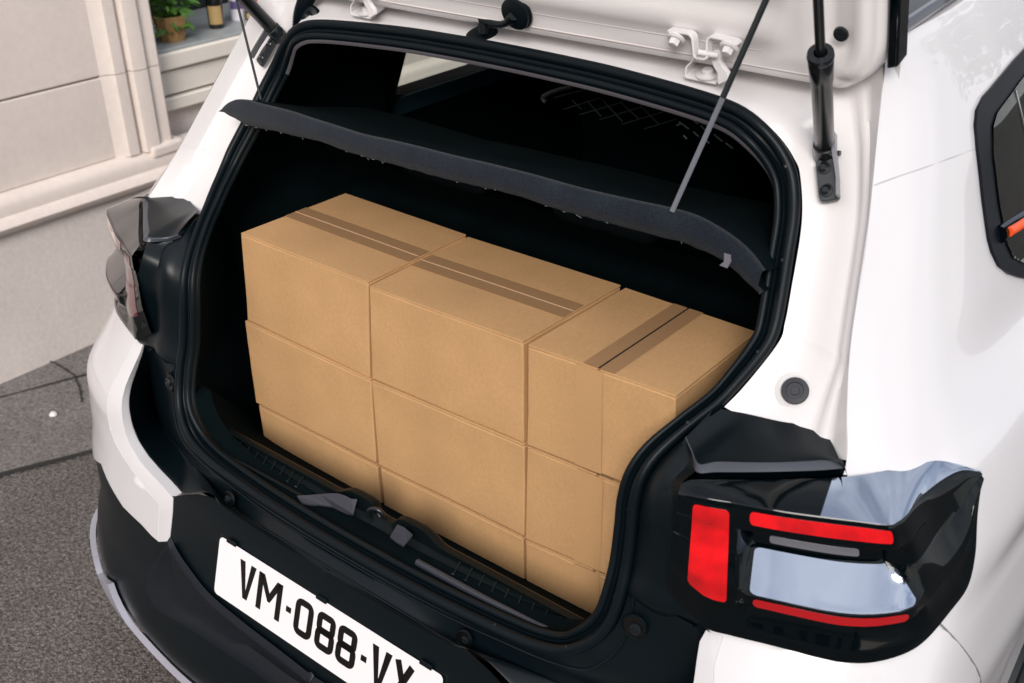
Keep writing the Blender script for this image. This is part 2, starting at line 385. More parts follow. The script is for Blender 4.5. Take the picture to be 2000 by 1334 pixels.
hp('pilaster', prism_vf([V(WX+b, a, 0.63) for a, b in pr], (0, 0, 0.286)), WALL, ang=40)
hp('pilaster', prism_vf([V(WX+b, a, 0.9185) for a, b in pr], (0, 0, 2.3)), WALL, ang=40)
hp('pilaster_foot', box_vf(WX-0.35, WX+0.04, YP0+0.085, YP1+0.035, 0.60, 0.648), WALL, bevel=0.014)
# shop window: boards, ledge, dark room behind
zL = 0.945
hp('wall_below_window', box_vf(WX-0.3, WX-0.09, YP1, 9, 0.60, 0.735), PLINTH)
hp('window_board', box_vf(WX-0.3, WX-0.035, YP1, 9, 0.728, 0.772), BOARD, bevel=0.004)
hp('window_board', box_vf(WX-0.3, WX-0.05, YP1, 9, 0.78, 0.865), BOARD, bevel=0.006)
hp('window_board', box_vf(WX-0.3, WX-0.03, YP1, 9, 0.872, zL-0.012), BOARD, bevel=0.008)
hp('window_ledge', box_vf(WX-0.5, WX-0.04, YP1, 9, zL-0.011, zL), LEDGE, bevel=0.002)
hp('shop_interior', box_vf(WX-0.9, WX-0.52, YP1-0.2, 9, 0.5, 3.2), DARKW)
hp('upper_wall', box_vf(WX-0.4, WX, YP1, 9, 2.6, 3.2), WALL)
# things on the ledge
LZ = zL
def pot_at(u, v):
    P = onZ(u, v, LZ); return P
pp = pot_at(338, 78)
pot = thing('potted_plant', 'green leafy plant in a brown paper wrapped pot on the window ledge', 'plant', tuple(pp))
obj('pot', lathe_vf([(0, 0), (0.044, 0), (0.052, 0.03), (0.057, 0.07), (0.060, 0.088), (0.055, 0.090), (0.048, 0.06), (0, 0.05)], (0, 0, 0), (0, 0, 1), 9), mat('brown kraft wrap', (0.36, 0.21, 0.085), 0.8, var=[(40, 0.25)]), pot, smooth=False)
lv = []; rnd = random.Random(5)
for i in range(150):
    a = rnd.uniform(0, 6.283); r = rnd.uniform(0.0, 0.095); h = rnd.uniform(0.06, 0.2)-r*0.45; c = V(math.cos(a)*r, math.sin(a)*r, h); s = rnd.uniform(0.016, 0.034)
    d1 = nrm(V(math.cos(a)+rnd.uniform(-.5, .5), math.sin(a)+rnd.uniform(-.5, .5), rnd.uniform(-.8, .4))); d2 = nrm(np.cross(d1, V(rnd.uniform(-1, 1), rnd.uniform(-1, 1), 1.0)))
    lv.append(([c-d1*s, c-d2*s*.5+V(0, 0, .003), c+d1*s, c+d2*s*.5+V(0, 0, .003)], [(0, 1, 2, 3)]))
o = obj('foliage', merge(lv), mat('fresh green leaf', (0.08, 0.20, 0.03), 0.5, var=[(60, 0.5)]), pot, smooth=False)
def bottle(u, v, r, h, body, lab, lname, label, group=None):
    P = pot_at(u, v); t = thing('bottle', label, 'bottle', tuple(P), group)
    obj('bottle_body', lathe_vf([(0, 0), (r*.92, 0), (r, .006), (r, h*.7), (r*.8, h*.78), (r*.35, h*.86), (r*.33, h), (0, h)], (0, 0, 0), (0, 0, 1), 24), body, t)
    G = [[V(math.cos(q)*(r+.0008), math.sin(q)*(r+.0008), z) for q in np.linspace(-1.55, 0.25, 16)] for z in lab]
    obj('bottle_label', grid_vf(G), lname, t); return t
KB = mat('dark bottle glass', (0.004, 0.006, 0.006), 0.1, coat=.5)
bottle(424, 54, 0.030, 0.24, KB, (0.018, 0.085), mat('tan paper label', (0.42, 0.29, 0.12), 0.7), 'dark bottle with a tan label on the window ledge')
bottle(466, 38, 0.030, 0.2, mat('frosted white glass', (0.70, 0.68, 0.74), 0.3, var=[(25, .3)]), (0.045, 0.075), mat('violet paper label', (0.10, 0.07, 0.22), 0.6), 'white bottle with a violet label on the window ledge')
bottle(489, 40, 0.013, 0.05, KB, (0.01, 0.03), mat('tan paper label', (0.42, 0.29, 0.12)), 'tiny dark vial beside the white bottle on the ledge')
# red blurred item further along the window
pr_ = onX(507, 3, WX-0.14)
o = obj('red_tin', lathe_vf([(0, 0), (.045, 0), (.045, .2), (0, .2)], (0, 0, 0), (0, 0, 1), 24), mat('red tin', (0.42, 0.10, 0.09), 0.5)); o.location = (pr_[0], pr_[1], LZ)
tag(o, 'dull red tin at the far end of the window ledge', 'tin')
# ---- across the street, out of view: house and trees added to darken reflections in paint and glass
opp = thing('reflection_house', 'grey stone town house across the street, out of view, added to be reflected in the car', 'building', (0, -20, 0))
obj('reflection_house_wall', box_vf(-16, 22, -3, 0, 0, 8.0), mat('reflection house grey stone', (.30, .28, .26), .85, var=[(.6, .15)]), opp)
for i in range(12):
    for j in range(2):
        x = -14+i*3.0; f_ = obj('window', box_vf(x, x+1.3, 0, .04, 1.0+j*3, 3.0+j*3), mat('reflection house dark pane', (.01, .014, .018), .1), opp)  # windows of the house added for reflections
rnd = random.Random(11)
for n_, (tx, ty, th_, lb_) in enumerate(((8.0, -7.5, 6.5, 'leafy street tree behind the viewer, added out of view for reflections in the right tail lamp'), (-4.5, -8.0, 7.0, 'leafy street tree across the road, added out of view for reflections in the bumper'), (4.4, 10.0, 6.0, 'leafy street tree to the right of the car, added out of view for reflections in its side window'))):
    tr = thing('reflection_tree', lb_, 'tree', (tx, ty, 0))
    obj('reflection_tree_trunk', tube_vf([V(0, 0, 0), V(.1, 0, th_*.3), V(.05, .1, th_*.75)], [.2, .14, .06], 10, n=10), mat('reflection tree bark', (.10, .08, .06), .9), tr)
    lv = []
    for i in range(2200):
        d = nrm(V(rnd.gauss(0, 1), rnd.gauss(0, 1), rnd.gauss(0, .8))); r = rnd.uniform(.3, 1)**.5*(1+.3*math.sin(3*d[0]+5*d[2]+n_)); c = V(d[0]*r*2.0, d[1]*r*2.0, th_*.72+d[2]*r*2.1)
        u_ = nrm(V(rnd.gauss(0, 1), rnd.gauss(0, 1), rnd.gauss(0, 1))); w_2 = nrm(np.cross(u_, V(rnd.gauss(0, 1), 1, rnd.gauss(0, 1)))); q = rnd.uniform(.10, .2)
        lv.append(([c-u_*q, c-w_2*q*.6, c+u_*q, c+w_2*q*.6], [(0, 1, 2, 3)]))
    obj('reflection_tree_crown', merge(lv), mat('reflection tree leaf', (.045, .085, .02), .6), tr, smooth=False)
# ================================================================ THE CAR
car = thing('hatchback_car', 'white hatchback car with black bumper, its boot open and full of cardboard boxes', 'car', (0, 0, 0))
# ---- aperture curve (outer edge of the rubber seal), right half, from top centre round to bottom centre
def topc(x): return V(x, 0.23-0.1*x*x, 1.476-0.038*x*x-0.317*x**4+0.07*0)
SR = [(0, .230, 1.476), (.1, .229, 1.4755), (.2, .226, 1.474), (.29, .222, 1.470), (.35, .217, 1.467), (.395, .211, 1.464), (.43, .204, 1.459), (.459, .200, 1.447), (.483, .201, 1.429), (.502, .199, 1.410),
      (.516, .194, 1.390), (.527, .184, 1.366), (.537, .168, 1.338), (.545, .146, 1.303), (.555, .119, 1.264), (.563, .094, 1.228), (.564, .079, 1.207), (.559, .059, 1.187), (.549, .030, 1.163),
      (.537, .001, 1.139), (.515, -.042, 1.111), (.497, -.078, 1.083), (.489, -.098, 1.055), (.487, -.107, 1.020), (.489, -.113, .980), (.491, -.122, .934), (.492, -.134, .898), (.488, -.149, .851),
      (.475, -.163, .818), (.452, -.178, .794), (.42, -.188, .774), (.37, -.194, .762), (.30, -.200, .758), (.2, -.207, .757), (.1, -.211, .757), (0, -.212, .757)]
SR = np.array(SR)
LOOP = np.vstack([SR, (SR*MIR)[-2:0:-1]])
NL = 320
SO = resample(LOOP, NL, closed=True)
TL = np.roll(SO, -1, 0)-np.roll(SO, 1, 0)
def apn(P):
    z = P[2]; k = np.clip((z-0.95)/0.2, 0, 1); k2 = np.clip((z-1.38)/0.08, 0, 1)
    n = V(0, -1, .12)*(1-k)+V(0, -.84, .54)*k
    k3 = np.clip((0.84-z)/0.07, 0, 1); n = n*(1-k3)+V(0, -.42, .90)*k3
    return nrm(n*(1-k2)+V(0, -.62, .78)*k2)
AN = np.array([apn(p) for p in SO]); AN = (np.roll(AN, 3, 0)+AN+np.roll(AN, -3, 0))/3
AI = []
cc = V(0, .05, 1.1)
for i in range(NL):
    t = nrm(TL[i]); n = nrm(AN[i]-(AN[i]@t)*t); q = np.cross(n, t)
    if q@(cc-SO[i]) < 0: q = -q
    AI.append(q); AN[i] = n
AI = np.array(AI)
SF = np.array([.84-.22*math.exp(-((p[2]-1.13)/.07)**2) for p in SO])
def sweep(prof, off=None):
    return np.array([[SO[i]+AI[i]*(a*SF[i]+.0015)+AN[i]*b*.62 for a, b in prof] for i in range(NL)])
seal = [(0.000, -.004), (-.001, .004), (.001, .011), (.006, .016), (.012, .0165), (.0165, .012), (.018, .005), (.0185, -.003), (.022, -.004), (.0235, .002), (.0255, .0045), (.0275, .002), (.0285, -.004)]
seal2 = [(.0285, -.004), (.030, .002), (.0335, .006), (.038, .0062), (.0415, .002), (.0425, -.006), (.040, -.014)]
v, f = grid_vf(sweep(seal), closed_u=True); obj('weather_seal', face_cam((v, f)), RUB, car, ang=60)
v, f = grid_vf(sweep(seal2), closed_u=True); obj('seal_lip', face_cam((v, f)), RUB, car, ang=60)
# little vent dots in the seal
for i in range(0, NL, 12):
    P = SO[i]+AI[i]*(.0125*SF[i]+.0015)+AN[i]*.0100
    if SO[i][0] > 0.3: obj('seal_hole', lathe_vf([(0, .0008), (.0022, .0006), (.0022, 0)], P, AN[i], 8), PLATEK, car)
# ---- inner edge: felt headliner edge along the top, plastic lower down; tunnel walls
trim = [(.0395, -.010), (.0405, -.0085), (.0425, -.009), (.0445, -.012), (.0455, -.018), (.043, -.055)]
Gt = sweep(trim)
idx = np.arange(NL)
topm = [i for i in range(NL) if SO[i][2] > 1.372]
# contiguous range around top (wraps at 0)
hi = max(i for i in topm if i < NL//2); rng = list(range(hi-NL-0+0, 0)); rng = list(range(-hi, hi+1))
obj('headliner_edge', face_cam(grid_vf(np.array([Gt[i % NL][:5] for i in rng]))), INTG, car)
rest = list(range(hi, NL-hi+1))
obj('aperture_trim', face_cam(grid_vf(np.array([Gt[i % NL][:5] for i in rest]))), PLASTD, car)
def loopdepth(y, out, z0=None):
    L = []
    for i in range(NL):
        p = SO[i]+AI[i]*.052-AN[i]*.055; c = V(0, 0, 1.1)
        q = p.copy(); q[1] = y; r = (p-c); q[0] = p[0]*out; q[2] = 1.1+(p[2]-1.1)*(1+(out-1)*.6)
        if z0 is not None and q[2] < z0: q[2] = z0
        L.append(q)
    return L
L0 = Gt[:, 4]
L1 = np.array([p+V(0, .035, 0)-AI[i]*(.03 if p[2] > .85 else 0) for i, p in enumerate(L0)])
L2 = np.array([V(np.clip(p[0]*1.25, -.66, .66), max(p[1]+.1, .1), min(p[2], 1.468) if p[2] > .85 else .60) for p in L1])
L3 = np.array([V(p[0], .60, p[2]) for p in L2])
def inner_faces(G):
    vs, fs = grid_vf(G, closed_v=True); return vs, fs
Gi = np.array([L0, L1, L2, L3]); vf = inner_faces(Gi); o = obj('luggage_compartment_lining', vf, INT, car); fix_normals(o)
# cabin beyond: roof lining, side panels, floor, rear bench, front closure
obj('headliner', box_vf(-.59, .59, .30, 2.4, 1.47, 1.49), INT, car)
for s in (-1, 1):
    obj('cabin_side_or_added_panel', box_vf(min(s*.72, s*.76), max(s*.72, s*.76), .58, 2.4, .4, 1.135), INT, car, bevel=.01)
    obj('cabin_pillar_trim', prism_vf([V(s*.73, .55, 1.12), V(s*.73, .66, 1.12), V(s*.62, .70, 1.47), V(s*.62, .50, 1.47)], (s*-.02, 0, 0)), INT, car)
obj('cabin_side_or_added_panel', box_vf(.60, .615, .66, 2.4, 1.18, 1.47), INT, car)  # added panel behind the right window, keeps the cabin dark
obj('window_sill_trim', prism_vf([V(-.72, .62, 1.118), V(-.72, 2.0, 1.118), V(-.735, 2.0, 1.152), V(-.735, .62, 1.152)], (.012, 0, 0)), mat('sill trim with blue reflection', (0.012, 0.035, 0.045), .25), car)  # blue reflection on the door card put into the strip's colour
obj('window_line_seal', tube_vf([onX(760, 193, -.735), onX(820, 189, -.735), onX(880, 176, -.735), onX(955, 152, -.735), onX(1010, 128, -.735), onX(1080, 90, -.735)], .008), INT, car)
obj('cabin_floor', box_vf(-.75, .75, .55, 2.4, .35, .40), INT, car)
obj('front_bulkhead', box_vf(-.75, .75, 2.38, 2.42, .35, 1.5), INT, car)
# rear bench with head restraints
bench = obj('rear_bench', box_vf(-.64, .64, .42, .56, .55, 1.06), INT, car, bevel=.03)
for hx in (-.38, 0.02, .40):
    obj('head_restraint', box_vf(hx-.12, hx+.12, .46, .53, 1.08, 1.19), mat('seat leatherette', (0.010, 0.016, 0.018), .5, spec=.35), car, bevel=.03)
for hx in (-.36, .36):
    obj('front_seat', box_vf(hx-.24, hx+.24, 1.25, 1.4, .5, 1.22), INT, car, bevel=.05)
# cargo net dashes on the right
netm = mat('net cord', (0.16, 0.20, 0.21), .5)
Zc = lambda x, y: (600+x*.35, y*.35)
Zd = lambda x, y: (1300+x*.35, y*.35)
nets = [(Zc(1380, 545), Zc(1550, 500)), (Zc(1430, 610), Zc(1640, 545)), (Zc(1520, 640), Zc(1760, 570)), (Zc(1630, 668), Zc(1865, 598)), (Zc(1755, 695), Zc(1985, 625)), (Zc(1880, 720), Zc(2060, 665)),
        (Zc(1480, 560), Zc(1530, 610)), (Zc(1560, 560), Zc(1640, 650)), (Zc(1650, 560), Zc(1760, 680)), (Zc(1750, 570), Zc(1850, 665)), (Zc(1860, 590), Zc(1960, 690))]
for k, (a, b) in enumerate(nets):
    obj('net_cord', tube_vf([onY(*a, .40), onY(*b, .40)], .0011, 6), mat('faint net cord', (0.018, 0.027, 0.028), .6), car)
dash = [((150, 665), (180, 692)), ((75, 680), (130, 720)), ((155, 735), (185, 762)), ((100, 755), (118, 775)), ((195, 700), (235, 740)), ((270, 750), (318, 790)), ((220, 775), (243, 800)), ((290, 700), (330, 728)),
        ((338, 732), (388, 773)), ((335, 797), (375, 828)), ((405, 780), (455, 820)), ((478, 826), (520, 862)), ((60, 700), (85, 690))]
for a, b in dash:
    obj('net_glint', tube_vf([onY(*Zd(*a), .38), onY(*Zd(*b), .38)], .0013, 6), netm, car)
rim = [Zc(1480, 482), Zc(1400, 500), Zc(1330, 530), Zc(1312, 548), Zc(1330, 570)]
obj('net_frame', tube_vf([onY(*q, .40) for q in rim], .004, 8, n=20), mat('net frame', (.05, .06, .06), .3), car)
hk = [(0, [(187, 962), (180, 985)]), (1, [(212, 965), (200, 995), (188, 1005)]), (2, [(258, 998), (238, 1030)])]
for _, q in hk: obj('hook_glint', tube_vf([onY(600+a*.35, b*.35, .33) for a, b in q], .0022, 6), mat('metal hook', (.5, .5, .5), .2, metal=1), car)
# ---- floor of the boot
obj('boot_floor', box_vf(-.62, .62, -.10, .56, .555, .575), INT, car)
# ---- parcel shelf
shy = lambda x: .04+.15*x*x
stT = [(432, 214), (441, 205), (460, 197), (480, 199), (500, 205), (560, 220), (605, 235), (650, 249), (700, 265), (755, 277), (810, 290), (880, 308), (950, 324), (1040, 347), (1125, 371), (1210, 391), (1311, 413), (1365, 431), (1425, 467), (1462, 500), (1487, 534)]
stB = [(431, 218), (442, 222), (458, 231), (470, 238), (490, 246), (540, 257), (612, 273), (650, 285), (700, 303), (770, 322), (845, 343), (915, 360), (985, 376), (1040, 392), (1090, 409), (1130, 420), (1190, 436), (1300, 465), (1345, 478), (1415, 512), (1483, 574)]
T_ = resample([onYf(u, v, shy) for u, v in stT], 90); B_ = resample([onYf(u, v, shy) for u, v in stB], 90)
rnd = random.Random(2)
mid = (T_+B_)/2+np.array([V(0, -.006, .001*math.sin(i*.5)) for i in range(90)])
B_ = B_+np.array([V(0, 0, .0009*rnd.uniform(-1, 1)) for i in range(90)])
shelf_t = T_+V(0, .30, -.085)*1.0; shelf_t[:, 0] = np.clip(shelf_t[:, 0], -.56, .56)
shelf_b = B_+V(0, .30, -.085)*1.0; shelf_b[:, 0] = np.clip(shelf_b[:, 0], -.56, .56)
inT = T_+V(0, .012, 0); inB = B_+V(0, .012, .0)
shelf = obj('parcel_shelf', face_cam(grid_vf(np.array([inT, T_*.5+shelf_t*.5+V(0, 0, -.004), shelf_t]))), INT, car)
obj('shelf_underside', grid_vf(np.array([inB, B_*.5+shelf_b*.5, shelf_b])), INT, shelf)
obj('shelf_edge', face_cam(grid_vf(np.array([inT, T_+V(0, .003, .002), T_, mid, B_, B_+V(0, .004, -.001), inB]))), FELT, shelf, ang=80)
# loose fibres that catch light along the lower cut edge
fm = mat('pale fibre', (.25, .27, .3), .6)
for k in range(34):
    i = rnd.randrange(4, 80); p = B_[i]+V(rnd.uniform(-.01, .01), -.001, 0); q = p+V(rnd.uniform(.002, .008), -.001, rnd.uniform(-.002, .001))
    if rnd.random() < .75: obj('loose_fibre', tube_vf([p, q], .00035, 3, caps=False), fm, shelf)
lt = [onYf(u, v, lambda x: shy(x)-.006) for u, v in ((1414, 494), (1427, 498), (1428, 510), (1420, 524), (1405, 518), (1414, 511))]
obj('shelf_tag', prism_vf(lt, (0, .003, 0)), mat('grey plastic tag', (.15, .15, .18), .5), shelf)
# ---- shelf cords
def cord(p, q, r=.0022, m_=ROPEK, tail=None):
    c = obj('shelf_cord', tube_vf([p, (np.asarray(p)+q)/2+V(0, 0, -.003), q], r, 8, n=40), m_, car); return c
f1 = onY(1313, 412, .063); t1 = onY(1497, -2, .105)
k1 = onY(1412, 190, .083)
obj('shelf_cord', tube_vf([k1, t1, t1+(t1-k1)*.6], .0040, 8), ROPEK, car)
Pn = []; n_ = 150
for i in range(n_*2+1):
    p = f1+(k1-f1)*i/(n_*2); Pn.append(p)
obj('shelf_cord', tube_vf(Pn, [.0027 if i % 2 else .0038 for i in range(n_*2+1)], 6), ROPE, car)
f2 = onY(510, 195, .062); t2 = onY(461, -3, .105); obj('shelf_cord', tube_vf([f2, t2, t2+(t2-f2)*.6], .0022, 8), ROPEK, car)
# ---- body side surface: columns run from the car's centre round the corner to the side, rows run upward
ZR = [.20, .28, .34, .40, .46, .52, .59, .66, .72, .78, .84, .89, .93]
CC = [-.245, -.28, -.325, -.335, -.322, -.302, -.284, -.264, -.247, -.236, -.205, -.172, -.14]
MM = [1.0, 1.0, 1.1, 1.15, 1.15, 1.15, 1.0, .95, .85, .85, .95, 1.0, 1.0]
XS = [0, .3, .45, .6, .7, .8, .85, .88, .893, .90, .90]; KK = [0, .004, .014, .035, .06, .105, .15, .22, .42, None, None]
rows = []
for z, c, mm in zip(ZR, CC, MM):
    r = []
    for s, (x, k) in enumerate(zip(XS, KK)):
        y = .75 if s == 9 else 2.0 if s == 10 else c+k*mm
        xx = x-(0.02*max(0, (z-.78)/.15) if s >= 5 else 0)
        r.append((xx, y, z))
    rows.append(r)
UP = [(1.00, [(.70, -.075), (.79, -.015), (.835, .06), (.86, .15), (.875, .33), (.88, .75)]),
      (1.09, [(.708, -.03), (.765, .02), (.80, .075), (.826, .15), (.84, .33), (.845, .75)]),
      (1.13, [(.706, -.002), (.75, .04), (.775, .09), (.795, .16), (.81, .33), (.815, .75)]),
      (1.18, [(.6835, .033), (.72, .07), (.745, .115), (.76, .18), (.772, .34), (.777, .75)]),
      (1.25, [(.659, .08), (.69, .115), (.712, .155), (.728, .215), (.742, .36), (.747, .75)]),
      (1.34, [(.6365, .143), (.66, .175), (.68, .21), (.693, .26), (.705, .39), (.71, .75)]),
      (1.42, [(.6115, .197), (.635, .225), (.652, .26), (.663, .305), (.673, .42), (.678, .75)]),
      (1.49, [(.592, .238), (.61, .265), (.623, .295), (.632, .335), (.64, .44), (.644, .75)]),
      (1.535, [(.583, .256), (.592, .275), (.60, .305), (.605, .345), (.61, .45), (.612, .75)]),
      (1.555, [(.565, .265), (.572, .285), (.580, .31), (.585, .35), (.59, .45), (.592, .75)])]
for z, q in UP:
    r = [(x, y, z+(.06*max(0, y-.25) if z > 1.4 else 0)) for x, y in q]; r.append((q[-1][0], 2.0, z+(.08 if z > 1.4 else 0)))
    a, b = V(*r[0]), V(*r[1]); r3 = 2*a-b; pre = [a*0+V(a[0]-.3, a[1]-.1, z), V(a[0]-.22, a[1]-.1, z), V(a[0]-.15, a[1]-.08, z), r3]
    if z == 1.00: pre[3] = V(.61, -.11, 1.0)
    rows.append([tuple(p) for p in pre]+r)
CT = np.swapaxes(np.array(rows), 0, 1)       # [col][row]
SK = Surf(CT)
_n = SK.nor(5.5, 9.0)
if _n@V(1, -1, 0) < 0: SK.sgn = -1
def surf_grid(a0, a1, b0, b1, na, nb):
    return np.array([[SK(a, b) for b in np.linspace(b0, b1, nb)] for a in np.linspace(a0, a1, na)])
# quarter panel (upper, from the row under the lamp)
RIM = [(268, 664), (260, 682), (252, 700), (238, 724), (226, 745), (219, 764), (213, 790), (214, 812), (219, 837), (228, 862), (245, 893), (270, 928), (292, 958), (315, 984), (314, 1010), (313, 1040), (313, 1057), (300, 1046), (280, 1024), (250, 985), (229, 950), (210, 912), (196, 875)]
WE = [(283, 662), (272, 690), (262, 710), (250, 735), (240, 758), (234, 780), (232, 800), (234, 822), (240, 848), (250, 872), (270, 903), (295, 930), (318, 952), (338, 973)]
wp = [SK.inv(u, v, -1, lo=(0, 0), hi=(6.5, 13)) for u, v in RIM]
LB = [(1380, 1222), (1430, 1236), (1500, 1252), (1560, 1267), (1645, 1285), (1700, 1285), (1757, 1268), (1795, 1240), (1820, 1210)]
lb = [SK.inv(u, v, 1, lo=(3, 9), hi=(10, 15)) for u, v in LB]
SE = [(1822, 1208), (1848, 1233), (1878, 1268), (1900, 1300), (1909, 1322), (1911, 1360)]
se = [SK.inv(u, v, 1, lo=(4, 3), hi=(10, 14)) for u, v in SE]
_k = max(i for i in range(17, len(wp)) if wp[i][0] < 2.6)+1
bpoly = wp[:_k]+[(wp[_k-1][0]+.5, wp[_k-1][1]-.02), (4.0, 6.5), (5.0, 5.9), (6.0, 5.4), (7.0, 5.2), (se[-1][0], 5.2)]+se[::-1]+lb[::-1]
vf = patch_vf(SK, bpoly, .2, -.004, .008)
for s in (1, -1): obj('bumper_corner_panel', vf if s == 1 else mirror_vf(*vf), WHITE, car, bevel=.002)
rimc = [SK(a, b)+SK.nor(a, b)*.0035 for a, b in wp[:17]]
wec = [SK(*SK.inv(u, v, -1, lo=(0, 0), hi=(6.5, 13))) for u, v in WE+[(337, 1000), (334, 1030), (331, 1057)]]
wec = [p+V(0, .006*math.sin(min(1, i/13)*math.pi), 0) for i, p in enumerate(wec)]
both('bumper_corner_edge', grid_vf(np.array([rimc, np.array(rimc)*.9+np.array(wec)*.1+V(0, -.0006, 0), np.array(wec)*.93+np.array(rimc)*.07, wec, np.array(wec)+V(.002, .02, 0)])), WHITE, car, ang=50)
def inpoly(P, x, y):
    c = False
    for i in range(len(P)):
        x1, y1 = P[i]; x2, y2 = P[i-1]
        if (y1 > y) != (y2 > y) and x < (x2-x1)*(y-y1)/(y2-y1+1e-15)+x1: c = not c
    return c
def sp(pts, lo=(4, 10), hi=(10, 22)): return [SK.inv(u, v, 1, lo=lo, hi=hi) for u, v in pts]
lampPoly = sp([(1400, 1215), (1500, 1240), (1640, 1270), (1700, 1272), (1760, 1250), (1820, 1190), (1858, 1130), (1870, 1060), (1880, 985), (1882, 945), (1850, 924), (1818, 914), (1760, 925), (1690, 945)], lo=(3, 9), hi=(10, 15.5))
lampPoly = [(3.0, 11.0)]+lampPoly+[(4.0, 14.6), (3, 14.6)]
WINP = sp([(1985, 150), (1958, 196), (1938, 230), (1932, 300), (1938, 350), (1948, 420), (1966, 490), (2000, 510)])+[(9.0, 15.1), (9.98, 14.2), (9.98, 19.4), (9.1, 19.3)]
bshr = [(a+(5-a)*.06, b-(.25 if b > 8 else 0)) for a, b in bpoly]
def archin(a, b): p = SK(a, b); return (p[1]-.66)**2+(p[2]-.33)**2 < .405**2
NA_, NB_ = 150, 260
ga, gb = np.linspace(4, 10, NA_), np.linspace(3, 22, NB_)
Gq = np.array([[SK(a, b) for b in gb] for a in ga])
vq, fq = grid_vf(Gq); keep = []
for k, f_ in enumerate(fq):
    i, j = divmod(k, NB_-1); a, b = (ga[i]+ga[i+1])/2, (gb[j]+gb[j+1])/2
    if b < 15.5 and a < 8.5 and inpoly(lampPoly, a, b): continue
    if b < lb[-1][1]-.4 and a < np.interp(b, [q[1] for q in se[::-1]], [q[0] for q in se[::-1]])-.1: continue
    if b > 15.5 and a > 7.5 and inpoly(WINP, a, b): continue
    if archin(a, b): continue
    keep.append(f_)
both('quarter_panel', (vq, keep), WHITE, car)
# black arch cladding + arch hollow + wheel
arc = [V(0, .66, .33)+V(0, math.cos(q), math.sin(q)) for q in np.linspace(math.pi*1.15, 0, 30)]
Ga = np.array([[V(.902+dx, .66+r*math.cos(q), .33+r*math.sin(q)) for r, dx in ((.412, -.02), (.410, .004), (.404, .008), (.375, .006), (.345, .002), (.342, -.10))] for q in np.linspace(math.pi*1.2, -.1, 60)])
both('arch_cladding', grid_vf(Ga), PLAST, car, ang=40)
for s in (1, -1):
    obj('arch_liner', tube_vf([V(s*.60, .66, .33), V(s*.84, .66, .33)], .40, 40), PLAST, car)
    wc = V(s*.83, .66, .33)
    wh = obj('wheel', tube_vf([wc+.27*V(0, math.cos(q), math.sin(q)) for q in np.linspace(0, 2*math.pi, 48, endpoint=False)], .075, 14, closed=True), mat('tyre rubber', (.012, .012, .013), .8, bump=('noise', 200, .3, .002)), car)
    obj('rim', lathe_vf([(.215, .07), (.225, .075), (.215, .06), (.20, -.02), (0, -.02)], wc, (s, 0, 0), 40), mat('alloy', (.35, .35, .36), .3, metal=.8), wh)
    for k in range(5):
        q = k*2*math.pi/5+.3; d = V(0, math.cos(q), math.sin(q)); e = np.cross(V(1, 0, 0), d)
        obj('spoke', hexa([wc+V(s*.045, 0, 0)+e*-.03, wc+V(s*.045, 0, 0)+e*.03, wc+V(s*.05, 0, 0)+d*.21+e*.045, wc+V(s*.05, 0, 0)+d*.21-e*.045,
                           wc+V(s*.065, 0, 0)+e*-.022, wc+V(s*.065, 0, 0)+e*.022, wc+V(s*.072, 0, 0)+d*.21+e*.035, wc+V(s*.072, 0, 0)+d*.21-e*.035]), MAT['alloy'], wh, bevel=.006)
# ---- inner flange of the aperture (white): from seal edge to outer body edge
FE = [(0, .325, 1.545), (.15, .324, 1.544), (.30, .318, 1.542), (.42, .308, 1.540), (.51, .295, 1.539), (.56, .272, 1.537), (.585, .252, 1.530)]+[(q[4][0], q[4][1], q[4][2]) for q in rows[::-1][2:] if q[4][2] > 1.10 and q[4][2] < 1.53]
FE = np.array(FE); FE[-1] = (.7065, -.003, 1.130)
topn = [p for p in SR if p[2] > 1.135]
A_ = [V(0, .230, 1.476), V(.30, .2215, 1.470), V(.395, .211, 1.464), V(.43, .204, 1.459), V(.459, .200, 1.447), V(.483, .201, 1.429), V(.502, .199, 1.410), V(.516, .194, 1.390), V(.537, .168, 1.338), V(.555, .119, 1.264), V(.563, .094, 1.228), V(.564, .079, 1.207), V(.549, .030, 1.163), V(.537, .001, 1.139)]
E_ = [V(0, .325, 1.545), V(.30, .318, 1.542), V(.42, .308, 1.540), V(.50, .297, 1.539), V(.545, .28, 1.538), V(.575, .262, 1.533), V(.592, .238, 1.494), V(.602, .218, 1.45), V(.625, .168, 1.375), V(.653, .095, 1.27), V(.665, .069, 1.228), V(.672, .054, 1.207), V(.69, .02, 1.163), V(.7065, -.003, 1.130)]
NA = 150
def rs_param(P, n):
    P = np.array(P); out = []; K = 30
    for i in range(len(P)-1):
        a = P[i-1] if i > 0 else 2*P[0]-P[1]; d = P[i+2] if i+2 < len(P) else 2*P[-1]-P[-2]
        for k in range(K): out.append(cr(a, P[i], P[i+1], d, k/K))
    out.append(P[-1]); out = np.array(out); L = np.linspace(0, len(out)-1, n); return np.array([out[int(round(q))] for q in L])
def col4(z):
    ts_ = np.linspace(14.2, 21.8, 300); P = np.array([SK(4, t) for t in ts_]); return P[np.argmin(abs(P[:, 2]-z))]
for k in range(6, len(E_)): E_[k] = col4(E_[k][2])
a_ = rs_param(A_, NA); e_ = rs_param(E_, NA)
WP = [0, .04, .12, .22, .34, .46, .56, .62, .67, .71, .75, .79, .83, .88, .94, 1.0, 1.04]
HP = [-.004, -.007, -.014, -.020, -.024, -.026, -.027, -.029, -.030, -.027, -.024, -.024, -.025, -.018, -.008, .000, -.008]
HT = [-.004, -.004, -.008, -.013, -.019, -.024, -.026, -.026, -.024, -.022, -.019, -.016, -.012, -.008, -.004, .000, -.008]
Gf = []
